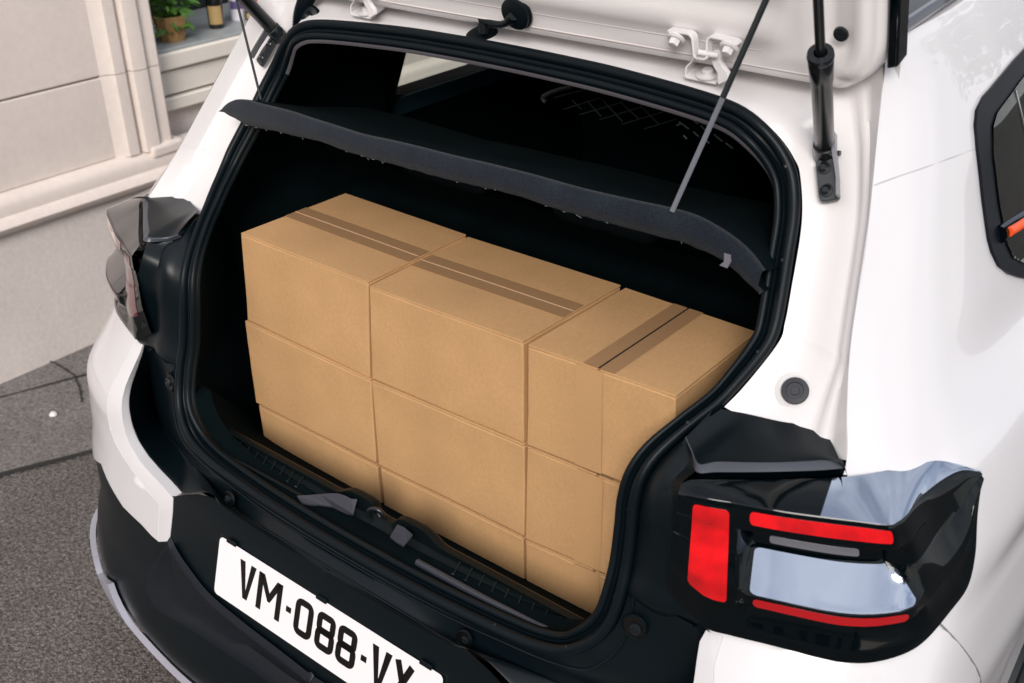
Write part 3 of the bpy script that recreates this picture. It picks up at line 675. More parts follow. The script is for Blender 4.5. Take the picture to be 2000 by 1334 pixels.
for i in range(NA):
    row = []; k = np.clip((i/NA-.30)/.18, 0, 1); k = k*k*(3-2*k); t = a_[min(i+1, NA-1)]-a_[max(i-1, 0)]; n = nrm(np.cross(t, e_[i]-a_[i])); 
    if n@(CAM-a_[i]) < 0: n = -n
    for wq, h1, h2 in zip(WP, HP, HT): row.append(a_[i]+(e_[i]-a_[i])*wq+n*(h1*k+h2*(1-k)))
    Gf.append(row)
Gf = np.array(Gf)
both('tailgate_aperture_frame', grid_vf(Gf), WHITE2, car, ang=60)
# roof skin (gloss black two-tone roof) and its white side rail
RY = [.25, .45, .75, 1.2, 2.0, 2.8]; RZ = [1.56, 1.575, 1.592, 1.60, 1.60, 1.57]
Gr = np.array([[V(x*(1), y+(.07-.07*(x/.585)**2 if k == 0 else 0), z+.03*(1-(x/.585)**2)) for x in np.linspace(0, .578, 24)] for k, (y, z) in enumerate(zip(RY, RZ))])
both('roof_skin', grid_vf(loft_grid(list(Gr), 24, 6)), mat('dark roof panel', (.0008, .003, .004), .12, spec=.18), car)
re = [V(.580, y+.01, z+.004) for y, z in zip(RY, RZ)]
both('roof_trim_strip', tube_vf(re, .009, 10, n=40), mat('roof trim strip', (.010, .014, .03), .25, coat=.5), car)
both('roof_edge_closer', grid_vf(np.array([[SK(a, 21.9) for a in np.linspace(4, 10, 30)], [V(.578, min(max(SK(a, 22)[1], .25), 2.8), SK(a, 22)[2]-.0) for a in np.linspace(4, 10, 30)]])), WHITE, car)
# ---- rubber stops
from mathutils.bvhtree import BVHTree
_v, _f = grid_vf(Gf); FB = BVHTree.FromPolygons([Vector(p) for p in _v], _f)
def onF(u, v, h=.002):
    d = ray(u, v); r = FB.ray_cast(Vector(CAM), Vector(d)); p = np.array(r[0]) if r[0] is not None else onP(u, v, V(.57, .198, 1.385), V(0, -.8, .6))
    return p-d*h
Pst = onF(1553, 764, .002); nst = nrm(V(.25, -.75, .62))
for s_, P_ in ((1, Pst), (-1, V(-.600, .069, 1.152))):
    n_ = nst*V(s_, 1, 1)
    obj('rubber_stop', lathe_vf([(.0175, -.030), (.0175, .004), (.0165, .0065), (.011, .007), (.0105, .0045), (.006, .0045), (.0055, .006), (0, .006)], P_, n_, 36), mat('stop rubber', (.008, .010, .018), .55), car)
    if s_ == 1: obj('stop_seat', lathe_vf([(.030, -.030), (.0250, -.002), (.0205, .0003), (.0175, -.001)], P_, n_, 36), WHITE2, car)
# ---- matte trim over the lamp and down the inner side
C0 = [V(.5385, .001, 1.139), V(.56, .018, 1.133), V(.59, .035, 1.128), V(.618, .043, 1.124), V(.645, .047, 1.124), V(.672, .033, 1.126), V(.690, .012, 1.129), V(.7065, -.003, 1.133)]
C0 = [onZ(u, v, z) for u, v, z in ((1408, 799, 1.142), (1448, 806, 1.137), (1480, 813, 1.134), (1530, 824, 1.131), (1600, 834, 1.129), (1622, 860, 1.129), (1638, 893, 1.130), (1655, 928, 1.132))]
c2 = [(1340, 853), (1352, 880), (1366, 906), (1400, 902), (1460, 903), (1520, 903), (1590, 900), (1644, 896)]
c3 = [(1339, 856), (1351, 884), (1360, 921), (1400, 922), (1460, 922), (1520, 921), (1590, 919), (1646, 915)]
c4 = [(1330, 880), (1340, 920), (1350, 938), (1400, 937), (1460, 937), (1520, 937), (1590, 935), (1650, 932)]
zs = [1.119, 1.112, 1.114, 1.117, 1.119, 1.121, 1.124, 1.128]
C2 = [onZ(u, v, z+.004) for (u, v), z in zip(c2, zs)]; C3 = [onZ(u, v, z-.003) for (u, v), z in zip(c3, zs)]
C4 = [p+V(0, .004, -.012) for p in C3]
C1 = [a*.5+b*.5+V(0, 0, .002) for a, b in zip(C0, C2)]
def multi(curves, n=60, smooth=True): return np.array([resample(c, n, smooth) for c in curves])
G = np.array([rs_param(c, 80) for c in (C0, C1, C2)])
both('lamp_cap_trim', grid_vf(np.array([G[0]]+[cr(2*G[0]-G[1], G[0], G[1], G[2], k/6) for k in range(1, 6)]+[cr(G[0], G[1], G[2], 2*G[2]-G[1], k/6) for k in range(0, 7)])), PLAST, car)
both('lamp_cap_edge', grid_vf(np.array([rs_param(c, 80) for c in (C2, [a*.75+b*.25+V(0, -.002, 0) for a, b in zip(C2, C3)], C3)])), mat('satin dark trim', (.05, .055, .07), .35), car)
both('lamp_cap_lower_edge', grid_vf(np.array([rs_param(c, 80) for c in (C3, C4)])), GLOSS, car)
# inner side trim between seal and lamp
S1 = [V(.5385, .001, 1.139), V(.515, -.042, 1.111), V(.497, -.078, 1.083), V(.489, -.098, 1.055), V(.487, -.107, 1.020), V(.489, -.113, .980), V(.491, -.122, .934), V(.492, -.134, .898), V(.492, -.128, .880)]
Lm = [V(.5385, .001, 1.139)*.3+.7*C2[0], C2[1], C2[2]+V(0, 0, -.004), V(.553, -.128, 1.092), V(.566, -.141, 1.045), V(.585, -.139, .99), V(.60, -.138, .945), V(.614, -.137, .907), V(.614, -.126, .886)]
def between(P, Q, w, h):
    o = []
    for i, (p, q) in enumerate(zip(P, Q)):
        t = P[min(i+1, len(P)-1)]-P[max(i-1, 0)]; n = nrm(np.cross(t, q-p))
        if n@(CAM-p) < 0: n = -n
        o.append(p+(q-p)*w+n*h)
    return o
G = np.array([rs_param(c, 90) for c in (S1, between(S1, Lm, .18, .004), between(S1, Lm, .35, .006), between(S1, Lm, .5, .003), between(S1, Lm, .62, -.004), between(S1, Lm, .8, -.004), Lm)])
both('inner_side_trim', grid_vf(G), PLAST, car)
# inner vertical wall of lamp pocket (seen on the far side)
# ---- bumper shoulder: seal to ridge, ridge to white panel edge
S2 = [V(.492, -.134, .898), V(.488, -.149, .851), V(.475, -.163, .818), V(.452, -.178, .794), V(.42, -.188, .774), V(.37, -.194, .762), V(.30, -.200, .758), V(.2, -.207, .757), V(.1, -.211, .757), V(0, -.212, .757)]
yr = lambda x: -.235+.31*x*x
rl = [(294, 682), (292, 745), (297, 797), (315, 832), (343, 866), (378, 915), (420, 962), (470, 1004), (525, 1038), (595, 1080)]
R_ = [onYf(u, v, yr)*MIR for u, v in rl]; 
cen = onYf(672, 1126, yr); R_.append(V(0, -.235, cen[2]))
Rn = rs_param(R_, 100); Sn = rs_param(S2, 100)
Sm = resample(S2, 100)
# match S to R by nearest x/z fraction
Sn = np.array([Sm[int(round(k))] for k in np.linspace(0, 99, 100)]); Rn = resample(R_, 100)
mid1 = [a*.82+b*.18+V(0, .004, -.006) for a, b in zip(Sn, Rn)]
both('bumper_shoulder', grid_vf(np.array([Sn+V(0, .004, .002), Sn*.94+Rn*.06+V(0, .002, -.001), Sn*.90+Rn*.10+V(0, -.001, -.005), Sn*.5+Rn*.5+V(0, -.002, 0), Sn*.12+Rn*.88+V(0, .0, 0), Rn, Rn+V(0, -.002, -.004)])), PLAST, car)
both('highlight_bead', tube_vf([p+V(0, -.0005, -.0005) for p in Rn], .0028, 10, n=120), PLAST, car)  # thin beads added along the ridge to draw its highlights
both('highlight_bead', tube_vf([a*.90+b*.10+V(0, -.001, -.002) for a, b in zip(Sn, Rn)], .0020, 8, n=120), PLAST, car)
# scoop between ridge and the white panel / plate panel
WE2 = [(283, 662), (272, 690), (262, 710), (250, 735), (240, 758), (234, 780), (232, 800), (234, 822), (240, 848), (250, 872), (270, 903), (295, 930), (318, 952), (338, 970), (385, 967), (413, 973), (440, 992), (490, 1026), (560, 1070), (640, 1118)]
wq = [SK.inv(u, v, -1, lo=(0, 0), hi=(6.5, 13)) for u, v in WE2]
WQ = [SK(a, b) for a, b in wq]; WQ.append(V(0, WQ[-1][1]-.006, WQ[-1][2]))
Wn = resample(WQ, 100)
def back(P, d): return np.array([p+V(-.3, 1, 0)*d*max(0, 1-i/62) for i, p in enumerate(P)])
dep = np.array([max(0, math.sin(min(1, i/66)*math.pi))**.8 for i in range(100)])
Wb = Wn+np.outer(dep, V(-.006, .028, 0)); 
mA = Rn*.70+Wn*.30+np.outer(dep, V(.004, .026, 0)); mB = Rn*.38+Wn*.62+np.outer(dep, V(.004, .040, 0))
both('bumper_scoop', grid_vf(loft_grid([Rn+V(0, -.002, -.004), mA, mB, Wb, Wn+np.outer(np.array([1-min(1, max(0, (i-58)/6)) for i in range(100)]), V(.002, .024, -.002))], 100, 5, smooth=False)), PLAST, car, ang=50)
# ---- black bumper face
pt = wq[13:]
pp_ = list(pt)+[(0.0, pt[-1][1])]
low = [(0, 3.3), (1, 3.3), (2, 3.3), (3, 3.3), (4, 3.3), (5, 3.3), (6, 3.3), (7, 3.6), (8.4, 4.5), (8.2, 6.6), (6.5, 7.2), (5.2, 7.6)]
cl = surf_grid(0, 8.5, 1, 9.0, 110, 90)
bump = patch_vf(SK, [(0, 1.2), (3, 1.2), (6, 1.4), (8.4, 2.2), (8.3, 6.8), (7.5, 8.8), (6, 10.5), (4.5, 10.6)]+wp[8:13]+list(pt)+[(0, pt[-1][1])], .16, -.004, .003)
both('bumper_cover', bump, PLAST, car)
# lower recess below the plate, silver skid strip
cr_ = [(337, 1058), (350, 1085), (372, 1118), (412, 1168), (480, 1226), (550, 1280), (620, 1334), (720, 1400)]
ar_ = [(335, 1062), (308, 1096), (291, 1140), (308, 1185), (360, 1218), (430, 1262), (500, 1310), (600, 1380)]
KC = [SK.inv(u, v, -1, lo=(0, 0), hi=(6, 10)) for u, v in cr_]; KA = [SK.inv(u, v, -1, lo=(0, 0), hi=(6, 10)) for u, v in ar_]
c_a = [SK(a, b)+SK.nor(a, b)*.012 for a, b in KC]+[V(0, SK(0, KC[-1][1])[1]-.012, SK(0, KC[-1][1])[2])]
c_b = [SK(a, b)+SK.nor(a, b)*.006 for a, b in KA]+[V(0, SK(0, KA[-1][1])[1]-.006, SK(0, KA[-1][1])[2])]
c_a = rs_param(c_a, 80); c_b = rs_param(c_b, 80)
dp = np.array([min(1, i/10) for i in range(80)])
c_m = c_a*.6+c_b*.4+np.outer(dp, V(0, .010, -.004)); c_m2 = c_a*.3+c_b*.7+np.outer(dp, V(0, .004, 0))
c_0 = c_a+V(0, .010, .010)
both('bumper_lower_recess', grid_vf(np.array([c_0, c_a+V(0, .001, .003), c_a, c_a*.93+c_b*.07+np.outer(dp, V(0, .003, -.001)), c_m, c_m2, c_b*.95+c_a*.05, c_b, c_b+V(0, .012, -.004)])), mat('satin black plastic', (.0045, .0075, .012), .38, spec=.3, bump=('noise', 900, .25, .0005)), car, ang=40)
skT = [(182, 1076), (200, 1105), (225, 1137), (243, 1180), (262, 1215), (300, 1243), (350, 1290), (395, 1334), (470, 1385)]
skB = [(182, 1096), (193, 1135), (215, 1180), (242, 1222), (268, 1252), (310, 1290), (360, 1332), (400, 1365), (470, 1412)]
a_t = [SK.inv(u, v, -1, lo=(0, 0), hi=(7, 9)) for u, v in skT]; a_b = [SK.inv(u, v, -1, lo=(0, 0), hi=(7, 9)) for u, v in skB]
vf = patch_vf(SK, [(6.9, a_t[0][1]+.3)]+a_t+[(0, a_t[-1][1]), (0, a_b[-1][1])]+a_b[::-1]+[(6.9, a_b[0][1]-.2)], .2, .003, .012)
for s in (1, -1): obj('skid_strip', vf if s == 1 else mirror_vf(*vf), SILVER, car, bevel=.003)
# underside
obj('underbody', box_vf(-.66, .66, -.22, 1.8, .22, .42), PLAST, car, bevel=.04)
obj('exhaust_silencer', tube_vf([V(-.62, -.10, .27), V(-.2, -.10, .27)], .08, 16), STEELB, car, bevel=.01)
# screw recesses
def screw(P, n, r=.0165):
    both('screw_recess', lathe_vf([(r*1.12, .0004), (r*1.02, .0022), (r*.98, .0022), (r*.95, .0014), (r*.93, .0004), (0, .0003)], P, n, 28), PLATEK, car)
    both('screw_ring', lathe_vf([(r*1.14, -.001), (r*1.08, .0024), (r*1.0, .0026), (r*.97, .001)], P, n, 28), PLAST, car)
    both('screw_head', lathe_vf([(r*.55, .0006), (r*.5, .0035), (r*.3, .0042), (r*.27, .0026), (0, .0026)], P+V(.003, 0, -.001), n, 16), STEELB, car)
screw(V(.512, -.1465, .855), nrm(V(.2, -1, .15))); screw(V(.270, -.2185, .742), nrm(V(.1, -1, .25)), .0125)
# panel seams
def seam(pts, r=.0016, m_=None, off=.0004, lo=(4, 3), hi=(10, 22)):
    ab = [SK.inv(u, v, 1, lo=lo, hi=hi) for u, v in pts]; P = [SK(a, b)+SK.nor(a, b)*off for a, b in ab]; return P
gapm = mat('panel gap shadow paint', (.22, .21, .22), .7)
sp_ = [SK.inv(u, v, 1, lo=(4, 3), hi=(10, 14)) for u, v in ((1822, 1206), (1848, 1233), (1878, 1268), (1900, 1300), (1909, 1322), (1911, 1360))]
obj('panel_gap', tube_vf([SK(a, b)+SK.nor(a, b)*.0035 for a, b in sp_], .0012, 6, n=50), gapm, car)
both('panel_gap', tube_vf(seam([(1707, 362), (1750, 346), (1800, 329), (1850, 311), (1903, 291)], off=-.0003), .0011, 6, n=50), mat('panel crease paint', (.5, .49, .5), .6), car)
# ---- rear door window with frame and orange accent
fr = sp([(2000, 93), (1958, 140), (1916, 189), (1903, 215), (1900, 245), (1904, 290), (1911, 350), (1918, 410), (1926, 467), (1933, 493), (1946, 520), (1965, 535), (1985, 542), (2000, 545)])
top_ = [(9.0, 14.6), (9.98, 13.6), (9.98, 19.85), (9.2, 19.8)]
mat('satin black window surround', (.002, .004, .008), .40, spec=.22)
vf_frame = (fr+top_)
for s in (): obj('door_window_frame', vf if s == 1 else mirror_vf(*vf), mat('satin black window surround', (.002, .004, .008), .40, spec=.22), car, bevel=.0015)
gl = sp([(2000, 140), (1965, 186), (1938, 222), (1930, 248), (1930, 300), (1936, 350), (1944, 410), (1950, 440), (1958, 480), (1970, 505), (1990, 515), (2000, 518)])
glp = gl+[(9.05, 14.9), (9.97, 13.9), (9.97, 19.5), (9.2, 19.42)]
vf = patch_vf(SK, vf_frame, .14, .001, .004, hole=[(a+(8.9-a)*.01, b) for a, b in glp])
for s in (1, -1): obj('door_window_frame', vf if s == 1 else mirror_vf(*vf), MAT['satin black window surround'], car, bevel=.0015)
vf = patch_vf(SK, gl+[(9.05, 14.9), (9.97, 13.9), (9.97, 19.5), (9.2, 19.42)], .14, .005, .0025)
for s in (1, -1): obj('door_window_glass', vf if s == 1 else mirror_vf(*vf), GLASS, car)
for pts, r, m_, of in (([(1945, 459), (1965, 446), (2000, 424), (2080, 374), (2200, 300)], .0135, GLOSS, .002), ([(1950, 456), (1965, 447), (2000, 425), (2080, 375), (2200, 301)], .0068, ORANGE, .0135),
                       ([(1972, 178), (1985, 230), (2000, 300)], .0016, MAT['bright metal'], .0078)):
    ab = sp(pts); P = [SK(a, b)+SK.nor(a, b)*of for a, b in ab]
    both('accent_strip' if m_ is ORANGE else 'window_moulding', tube_vf(P, r, 12, n=40), m_, car)
# ================================================================ TAIL LAMPS
mt = [(1325, 963, 1.097), (1380, 973, 1.097), (1436, 982, 1.097), (1520, 997, 1.098), (1600, 1008, 1.098), (1680, 1018, 1.099), (1728, 1025, 1.099), (1742, 1025, 1.099), (1752, 1020, 1.099), (1770, 1006, 1.099), (1804, 965, 1.098), (1840, 930, 1.096), (1872, 918, 1.091), (1903, 922, 1.086)]
MT = [onZ(u, v, z) for u, v, z in mt]
for k in (11, 12, 13):
    _q = SK.inv(mt[k][0], mt[k][1], 1, lo=(4, 12.5), hi=(10, 15.5)); MT[k] = SK(*_q)+SK.nor(*_q)*.009
bt = [(1303, 1150), (1340, 1190), (1380, 1228), (1430, 1243), (1500, 1260), (1560, 1275), (1600, 1285), (1645, 1293), (1700, 1293), (1760, 1275), (1800, 1245), (1845, 1188), (1876, 1140), (1890, 1080), (1894, 1010), (1901, 935)]
bq = [SK.inv(u, v, 1, lo=(3, 9), hi=(10, 15)) for u, v in bt]
BT = [onY(1303, 1150, -.141), onY(1340, 1190, -.140), V(.613, -.140, .907)]+[SK(a, b)+SK.nor(a, b)*.012 for a, b in bq[3:]]
NLp = 140
# match the corners: contour parameter by hand
def byknots(P, kn, n):
    P = np.array(P); kn = np.array(kn, float); t = np.linspace(0, 1, n); out = np.zeros((n, 3)); K = 16
    D, T = [], []
    for i in range(len(P)-1):
        a = P[i-1] if i > 0 else 2*P[0]-P[1]; d = P[i+2] if i+2 < len(P) else 2*P[-1]-P[-2]
        for k in range(K): D.append(cr(a, P[i], P[i+1], d, k/K)); T.append(kn[i]+(kn[i+1]-kn[i])*k/K)
    D.append(P[-1]); T.append(kn[-1]); D = np.array(D)
    return np.stack([np.interp(t, T, D[:, k]) for k in range(3)], 1)
kM = [0, .09, .18, .32, .45, .57, .64, .67, .70, .76, .84, .90, .95, 1.0]
kB = [0, .05, .10, .18, .28, .38, .44, .51, .58, .66, .72, .80, .86, .91, .95, 1.0]
Mc = byknots(MT, kM, NLp); Bc = byknots(BT, kB, NLp)
ts = np.linspace(0, 1, NLp)
outn = []
for i in range(NLp):
    t = Mc[min(i+2, NLp-1)]-Mc[max(i-2, 0)]; n = nrm(np.cross(t, V(0, 0, 1)))
    if n@V(.3, -1, 0) < 0 and i < NLp*.7: n = -n
    if n@V(1, -.3, 0) < 0 and i >= NLp*.7: n = -n
    outn.append(n)
outn = np.array(outn)
for _ in range(6): outn[1:-1] = (outn[:-2]+outn[1:-1]*2+outn[2:])/4
outn = np.array([nrm(q) for q in outn])
def sstep(x, a, b): q = np.clip((x-a)/(b-a), 0, 1); return q*q*(3-2*q)
rec = sstep(ts, .185, .235)*(1-sstep(ts, .655, .76))        # where the lamp is recessed (not the red block)
endf = 1-.75*sstep(ts, .84, 1.0)
# levels: (fraction from top contour to bottom contour, extra outward offset common, extra inward offset in recess)
LV = [(0.00, -.004, 0), (0.00, .0, 0), (0.008, .0010, 0), (0.05, .0018, 0), (0.15, .003, 0.0), (0.175, .0025, 0.001), (0.19, .001, .020), (0.205, .001, .028), (0.33, .001, .033), (0.375, .001, .033), (0.385, .002, .032), (0.59, .004, -.006),
      (0.60, .0045, -.0085), (0.615, .0045, -.0085), (0.68, .004, -.007), (0.70, .004, -.003), (0.72, .003, .010), (0.88, .001, .004), (0.90, .001, .002), (0.96, .0, 0), (1.0, -.001, 0), (1.0, -.012, 0)]
LG = []
for fr_, o_, r_ in LV:
    row = Mc+(Bc-Mc)*fr_+outn*o_-outn*(rec*endf)[:, None]*r_
    LG.append(row)
LG = np.array(LG)
lampS = Surf(np.swapaxes(LG, 0, 1)[::2], K=1) if False else None
class LampSurf:
    H = np.swapaxes(LG, 0, 1); sgn = 1
    fr = np.array([q[0] for q in LV])+np.arange(len(LV))*1e-6
    def __call__(s, a, b):      # a: 0..1 along the contour, b: 0..1 down the face
        i = min(max(a, 0), .9999)*(NLp-1); i0 = int(i); u = i-i0
        j = np.interp(b, s.fr[1:-1], np.arange(1, len(s.fr)-1)); j0 = min(int(j), len(s.fr)-2); v = j-j0
        H = s.H; return H[i0, j0]*(1-u)*(1-v)+H[i0+1, j0]*u*(1-v)+H[i0, j0+1]*(1-u)*v+H[i0+1, j0+1]*u*v
    def nor(s, a, b):
        i = int(min(max(a, 0), .9999)*(NLp-1)); e = .012
        n = nrm(np.cross(s(a+.012, b)-s(a-.012, b), s(a, b+e)-s(a, b-e)))
        return n if n@outn[i] > 0 else -n
LS = LampSurf()
# ledge on top of the lamp
tb = [(1330, 945), (1352, 937), (1400, 937), (1500, 937), (1600, 934), (1655, 931), (1700, 925), (1740, 917), (1775, 910), (1818, 901), (1840, 901), (1856, 905), (1875, 911), (1903, 921)]
tz = [1.105, 1.108, 1.110, 1.112, 1.116, 1.119, 1.120, 1.118, 1.116, 1.112, 1.110, 1.106, 1.097, 1.087]
TB = [onZ(u, v, z) for (u, v), z in zip(tb, tz)]
for k in (9, 10, 11, 12, 13):
    _q = SK.inv(tb[k][0], tb[k][1], 1, lo=(4, 12.5), hi=(10, 15.5)); TB[k] = SK(*_q)+SK.nor(*_q)*(.0015, .002, .003, .006, .009)[k-9]
kT = [0, .05, .14, .28, .42, .50, .58, .65, .72, .82, .87, .91, .95, 1.0]
Tc = byknots(TB, kT, NLp)
ledge = [Tc+V(0, .012, -.006), Tc, Tc*.9+Mc*.1+V(0, 0, .0005), Tc*.5+Mc*.5+V(0, 0, .0008), Tc*.03+Mc*.97+V(0, 0, .0002), Mc]
lampL = []
def lampboth(name, vf, m_, lab=None, **k):
    vf = face_cam(vf); r = []
    for s, par in ((1, LR[0]), (-1, LR[1])):
        r.append(obj(name, vf if s == 1 else mirror_vf(*vf), m_, par, **k))
    return r
lbody = face_cam(grid_vf(LG[1:]))
ledv = face_cam(grid_vf(np.array(ledge)))
LR = [obj('tail_lamp', lbody, GLOSS, car, ang=30), obj('tail_lamp', mirror_vf(*lbody), GLOSS, car, ang=30)]
kcut = int(NLp*.455)  # ledge split here: outer part painted as a bright sky reflection
for vf, m_, nm in ((face_cam(grid_vf(np.array(ledge)[:, :kcut+1])), GLOSS, 'lamp_ledge'), (face_cam(grid_vf(np.array(ledge)[:, kcut:])), GLOSSL, 'ledge_reflection')):
    for s in (1, -1): obj(nm, vf if s == 1 else mirror_vf(*vf), m_ if s == 1 else LENSK, LR[0 if s == 1 else 1])
def lpatch(name, poly, m_, step=.03, off=.0006, th=.0015, bevel=.0006):
    vf = patch_vf(LS, poly, step, off, th)
    return lampboth2(name, vf, m_, bevel)
def lampboth2(name, vf, m_, bevel):
    for s, par in ((1, LR[0]), (-1, LR[1])): obj(name, vf if s == 1 else mirror_vf(*vf), m_ if s == 1 else (REDK if m_ in (RED, RED2) else LENSK), par, bevel=bevel)
def rrect(a0, a1, b0, b1, ra, rb, skew=0):
    o = []
    for cx_, cy_, q0 in ((a1-ra, b0+rb, -90), (a1-ra, b1-rb, 0), (a0+ra, b1-rb, 90), (a0+ra, b0+rb, 180)):
        for k in range(4):
            q = math.radians(q0+30*k); o.append((cx_+ra*math.cos(q)+skew*(cy_+rb*math.sin(q)-b0), cy_+rb*math.sin(q)))
    return o
lpatch('red_reflector', rrect(.050, .166, .055, .735, .012, .03), RED, .03, off=.0002, th=.0005, bevel=0)
lpatch('red_light_bar', rrect(.232, .662, .035, .125, .012, .035), RED, .03, off=.0002, th=.0005, bevel=0)
lpatch('lower_red_bar', rrect(.245, .668, .617, .68, .012, .025), RED2, .03, off=.0002, th=.0005, bevel=0)
lpatch('lower_lens', rrect(.235, .70, .395, .595, .02, .02), GLOSSL, .03, off=.0004, th=.0008, bevel=0)
lpatch('reversing_lens', rrect(.28, .56, .295, .355, .01, .015), CLEAR, .03)
# ================================================================ NUMBER PLATE
PT = -.29457214; PO = V(-.25958347, -.25610664, .68971068); PN = V(0, -math.cos(PT), -math.sin(PT)); PN = nrm(V(0, -math.cos(PT), -math.sin(PT)))
PU = V(1, 0, 0); PD = V(0, math.sin(PT), -math.cos(PT)); PN = nrm(np.cross(PD, PU)); PN = PN if PN[1] < 0 else -PN
def pp2(a, b, h=0): return PO+PU*a/1000+PD*b/1000+PN*h
rr = []
for cx_, cy_, q0 in ((511, 9, -90), (511, 101, 0), (9, 101, 90), (9, 9, 180)):
    for k in range(5): q = math.radians(q0+22.5*k); rr.append(pp2(cx_+9*math.cos(q), cy_+9*math.sin(q), -.0012))
plate = obj('number_plate', prism_vf(rr, PN*.0015), PLATEW, car, bevel=.0005, smooth=False)
obj('plate_backing', prism_vf([pp2(-6, -3, -.004), pp2(526, -3, -.004), pp2(526, 114, -.004), pp2(-6, 114, -.004)], PN*-.02), PLAST, car, bevel=.003)
for a in (32, 258, 485): obj('plate_clip', prism_vf([pp2(a-12, -6, -.002), pp2(a+12, -6, -.002), pp2(a+12, 2, -.002), pp2(a-12, 2, -.002)], PN*.0045), PLAST, car, bevel=.001)
def stroke_char(polys):
    parts = []
    for P in polys: parts.append(prism_vf([pp2(a, b, .0003) for a, b in P], PN*.0006))
    return merge(parts)
def bar(a, b, w_):
    a, b = np.array(a, float), np.array(b, float); t = (b-a)/np.linalg.norm(b-a); n = np.array([-t[1], t[0]])*w_/2; return [a+n, b+n, b-n, a-n]
def ring(x0, x1, y0, y1, r, w_):
    o, i_ = [], []
    for cx_, cy_, q0 in ((x1-r, y0+r, -90), (x1-r, y1-r, 0), (x0+r, y1-r, 90), (x0+r, y0+r, 180)):
        for k in range(5):
            q = math.radians(q0+22.5*k); o.append((cx_+r*math.cos(q), cy_+r*math.sin(q))); ri = max(r-w_, 1.0); kk = (r-w_) if r > w_ else 1.0
            ccx = min(max(cx_, x0+w_+kk), x1-w_-kk); ccy = min(max(cy_, y0+w_+kk), y1-w_-kk); i_.append((ccx+kk*math.cos(q), ccy+kk*math.sin(q)))
    n = len(o); return [[o[k], o[(k+1) % n], i_[(k+1) % n], i_[k]] for k in range(n)]
W_ = 12; y0_, y1_ = 17, 85
def Vc(x0, x1): c = (x0+x1)/2; return [[(x0, y0_), (x0+W_+1, y0_), (c, y1_-14), (c+5.5, y1_), (c-5.5, y1_)], [(x1-W_-1, y0_), (x1, y0_), (c+5.5, y1_), (c, y1_-14)]]
def Mch(x0, x1): c = (x0+x1)/2; return [bar((x0+W_/2, y0_), (x0+W_/2, y1_), W_), bar((x1-W_/2, y0_), (x1-W_/2, y1_), W_), [(x0+1, y0_), (x0+W_+2, y0_), (c, 46), (c, 62), (c-3, 62)], [(x1-1, y0_), (x1-W_-2, y0_), (c, 46), (c, 62), (c+3, 62)][::-1]]
def Xc(x0, x1): return [bar((x0+6, y0_), (x1-6, y1_), 12), bar((x1-6, y0_), (x0+6, y1_), 12)]
def zero(x0, x1): return ring(x0, x1, y0_+1, y1_, 15, W_)
def eight(x0, x1): m_ = (y0_+y1_)/2; return ring(x0+.8, x1-.8, y0_+1, m_+W_/2-.5, 12.5, W_)+ring(x0, x1, m_-W_/2, y1_, 13.5, W_)
def dash_(x0, x1): return [[(x0, 47), (x1, 47), (x1, 57), (x0, 57)]]
for polys in (Vc(59, 101), Mch(109, 169), dash_(182, 194), zero(203, 246), eight(254, 298), eight(303, 347), dash_(358, 370), Vc(378, 420), Xc(426, 467)):
    obj('plate_character', stroke_char(polys), PLATEK, plate, smooth=False)
# ================================================================ SILL PLATE, LATCH
# profile across the sill at x: from seal inner edge (rear) forward
def sillrow(x):
    k = abs(x)
    yb = -.212+.13*x*x+.04; zb = .757+.004
    h = 0
    # humps beside the striker
    h += .020*math.exp(-((x+.045)/.045)**4)*1.0 if x < -.015 else 0
    h += .018*math.exp(-((x-.075)/.045)**4)*1.0 if x >= -.015 else 0
    g = math.exp(-((x-.012)/.022)**4); h = h*(1-g)-.004*g
    fr_ = .775+h
    return [V(x, yb-.004, zb-.016), V(x, yb+.003, zb-.002), V(x, yb+.008, zb+.002), V(x, yb+.013, zb-.001), V(x, yb+.017, zb-.006), V(x, yb+.024, zb-.004), V(x, yb+.05, .764+h*.15), V(x, -.118, fr_-.001), V(x, -.108, fr_), V(x, -.100, fr_-.006), V(x, -.096, fr_-.03), V(x, -.094, .56)]
xs = np.linspace(-.47, .47, 190)
sill = obj('sill_plate', face_cam(grid_vf(np.array([sillrow(x) for x in xs]))), PLASTD, car, ang=50)
me_r = None
for k in range(34):
    x = -.40+k*.0242
    if -.17 < x < .16: continue
    yb = -.212+.13*x*x+.04
    P0, P1 = V(x, yb+.028, .7615), V(x, -.122, .7745)
    if me_r is None:
        vf = box_vf(-.0012, .0012, 0, 1, 0, .0016); me_r = mesh('rib', *vf); me_r.materials.append(PLASTD)
    r_ = bpy.data.objects.new('rib', me_r); COL.objects.link(r_); r_.parent = sill
    d = P1-P0; r_.location = P0; r_.scale = (1, np.linalg.norm(d), 1); r_.rotation_euler = (math.atan2(d[2], d[1]), 0, 0)
    gl_ = obj('rib_glint', tube_vf([V(x-.003, yb+.026, .7632), V(x+.003, yb+.026, .7632)], .0006, 5), mat('painted glint', (.12, .14, .15), .4), sill)  # pale tick at the rib end, glint put into its colour
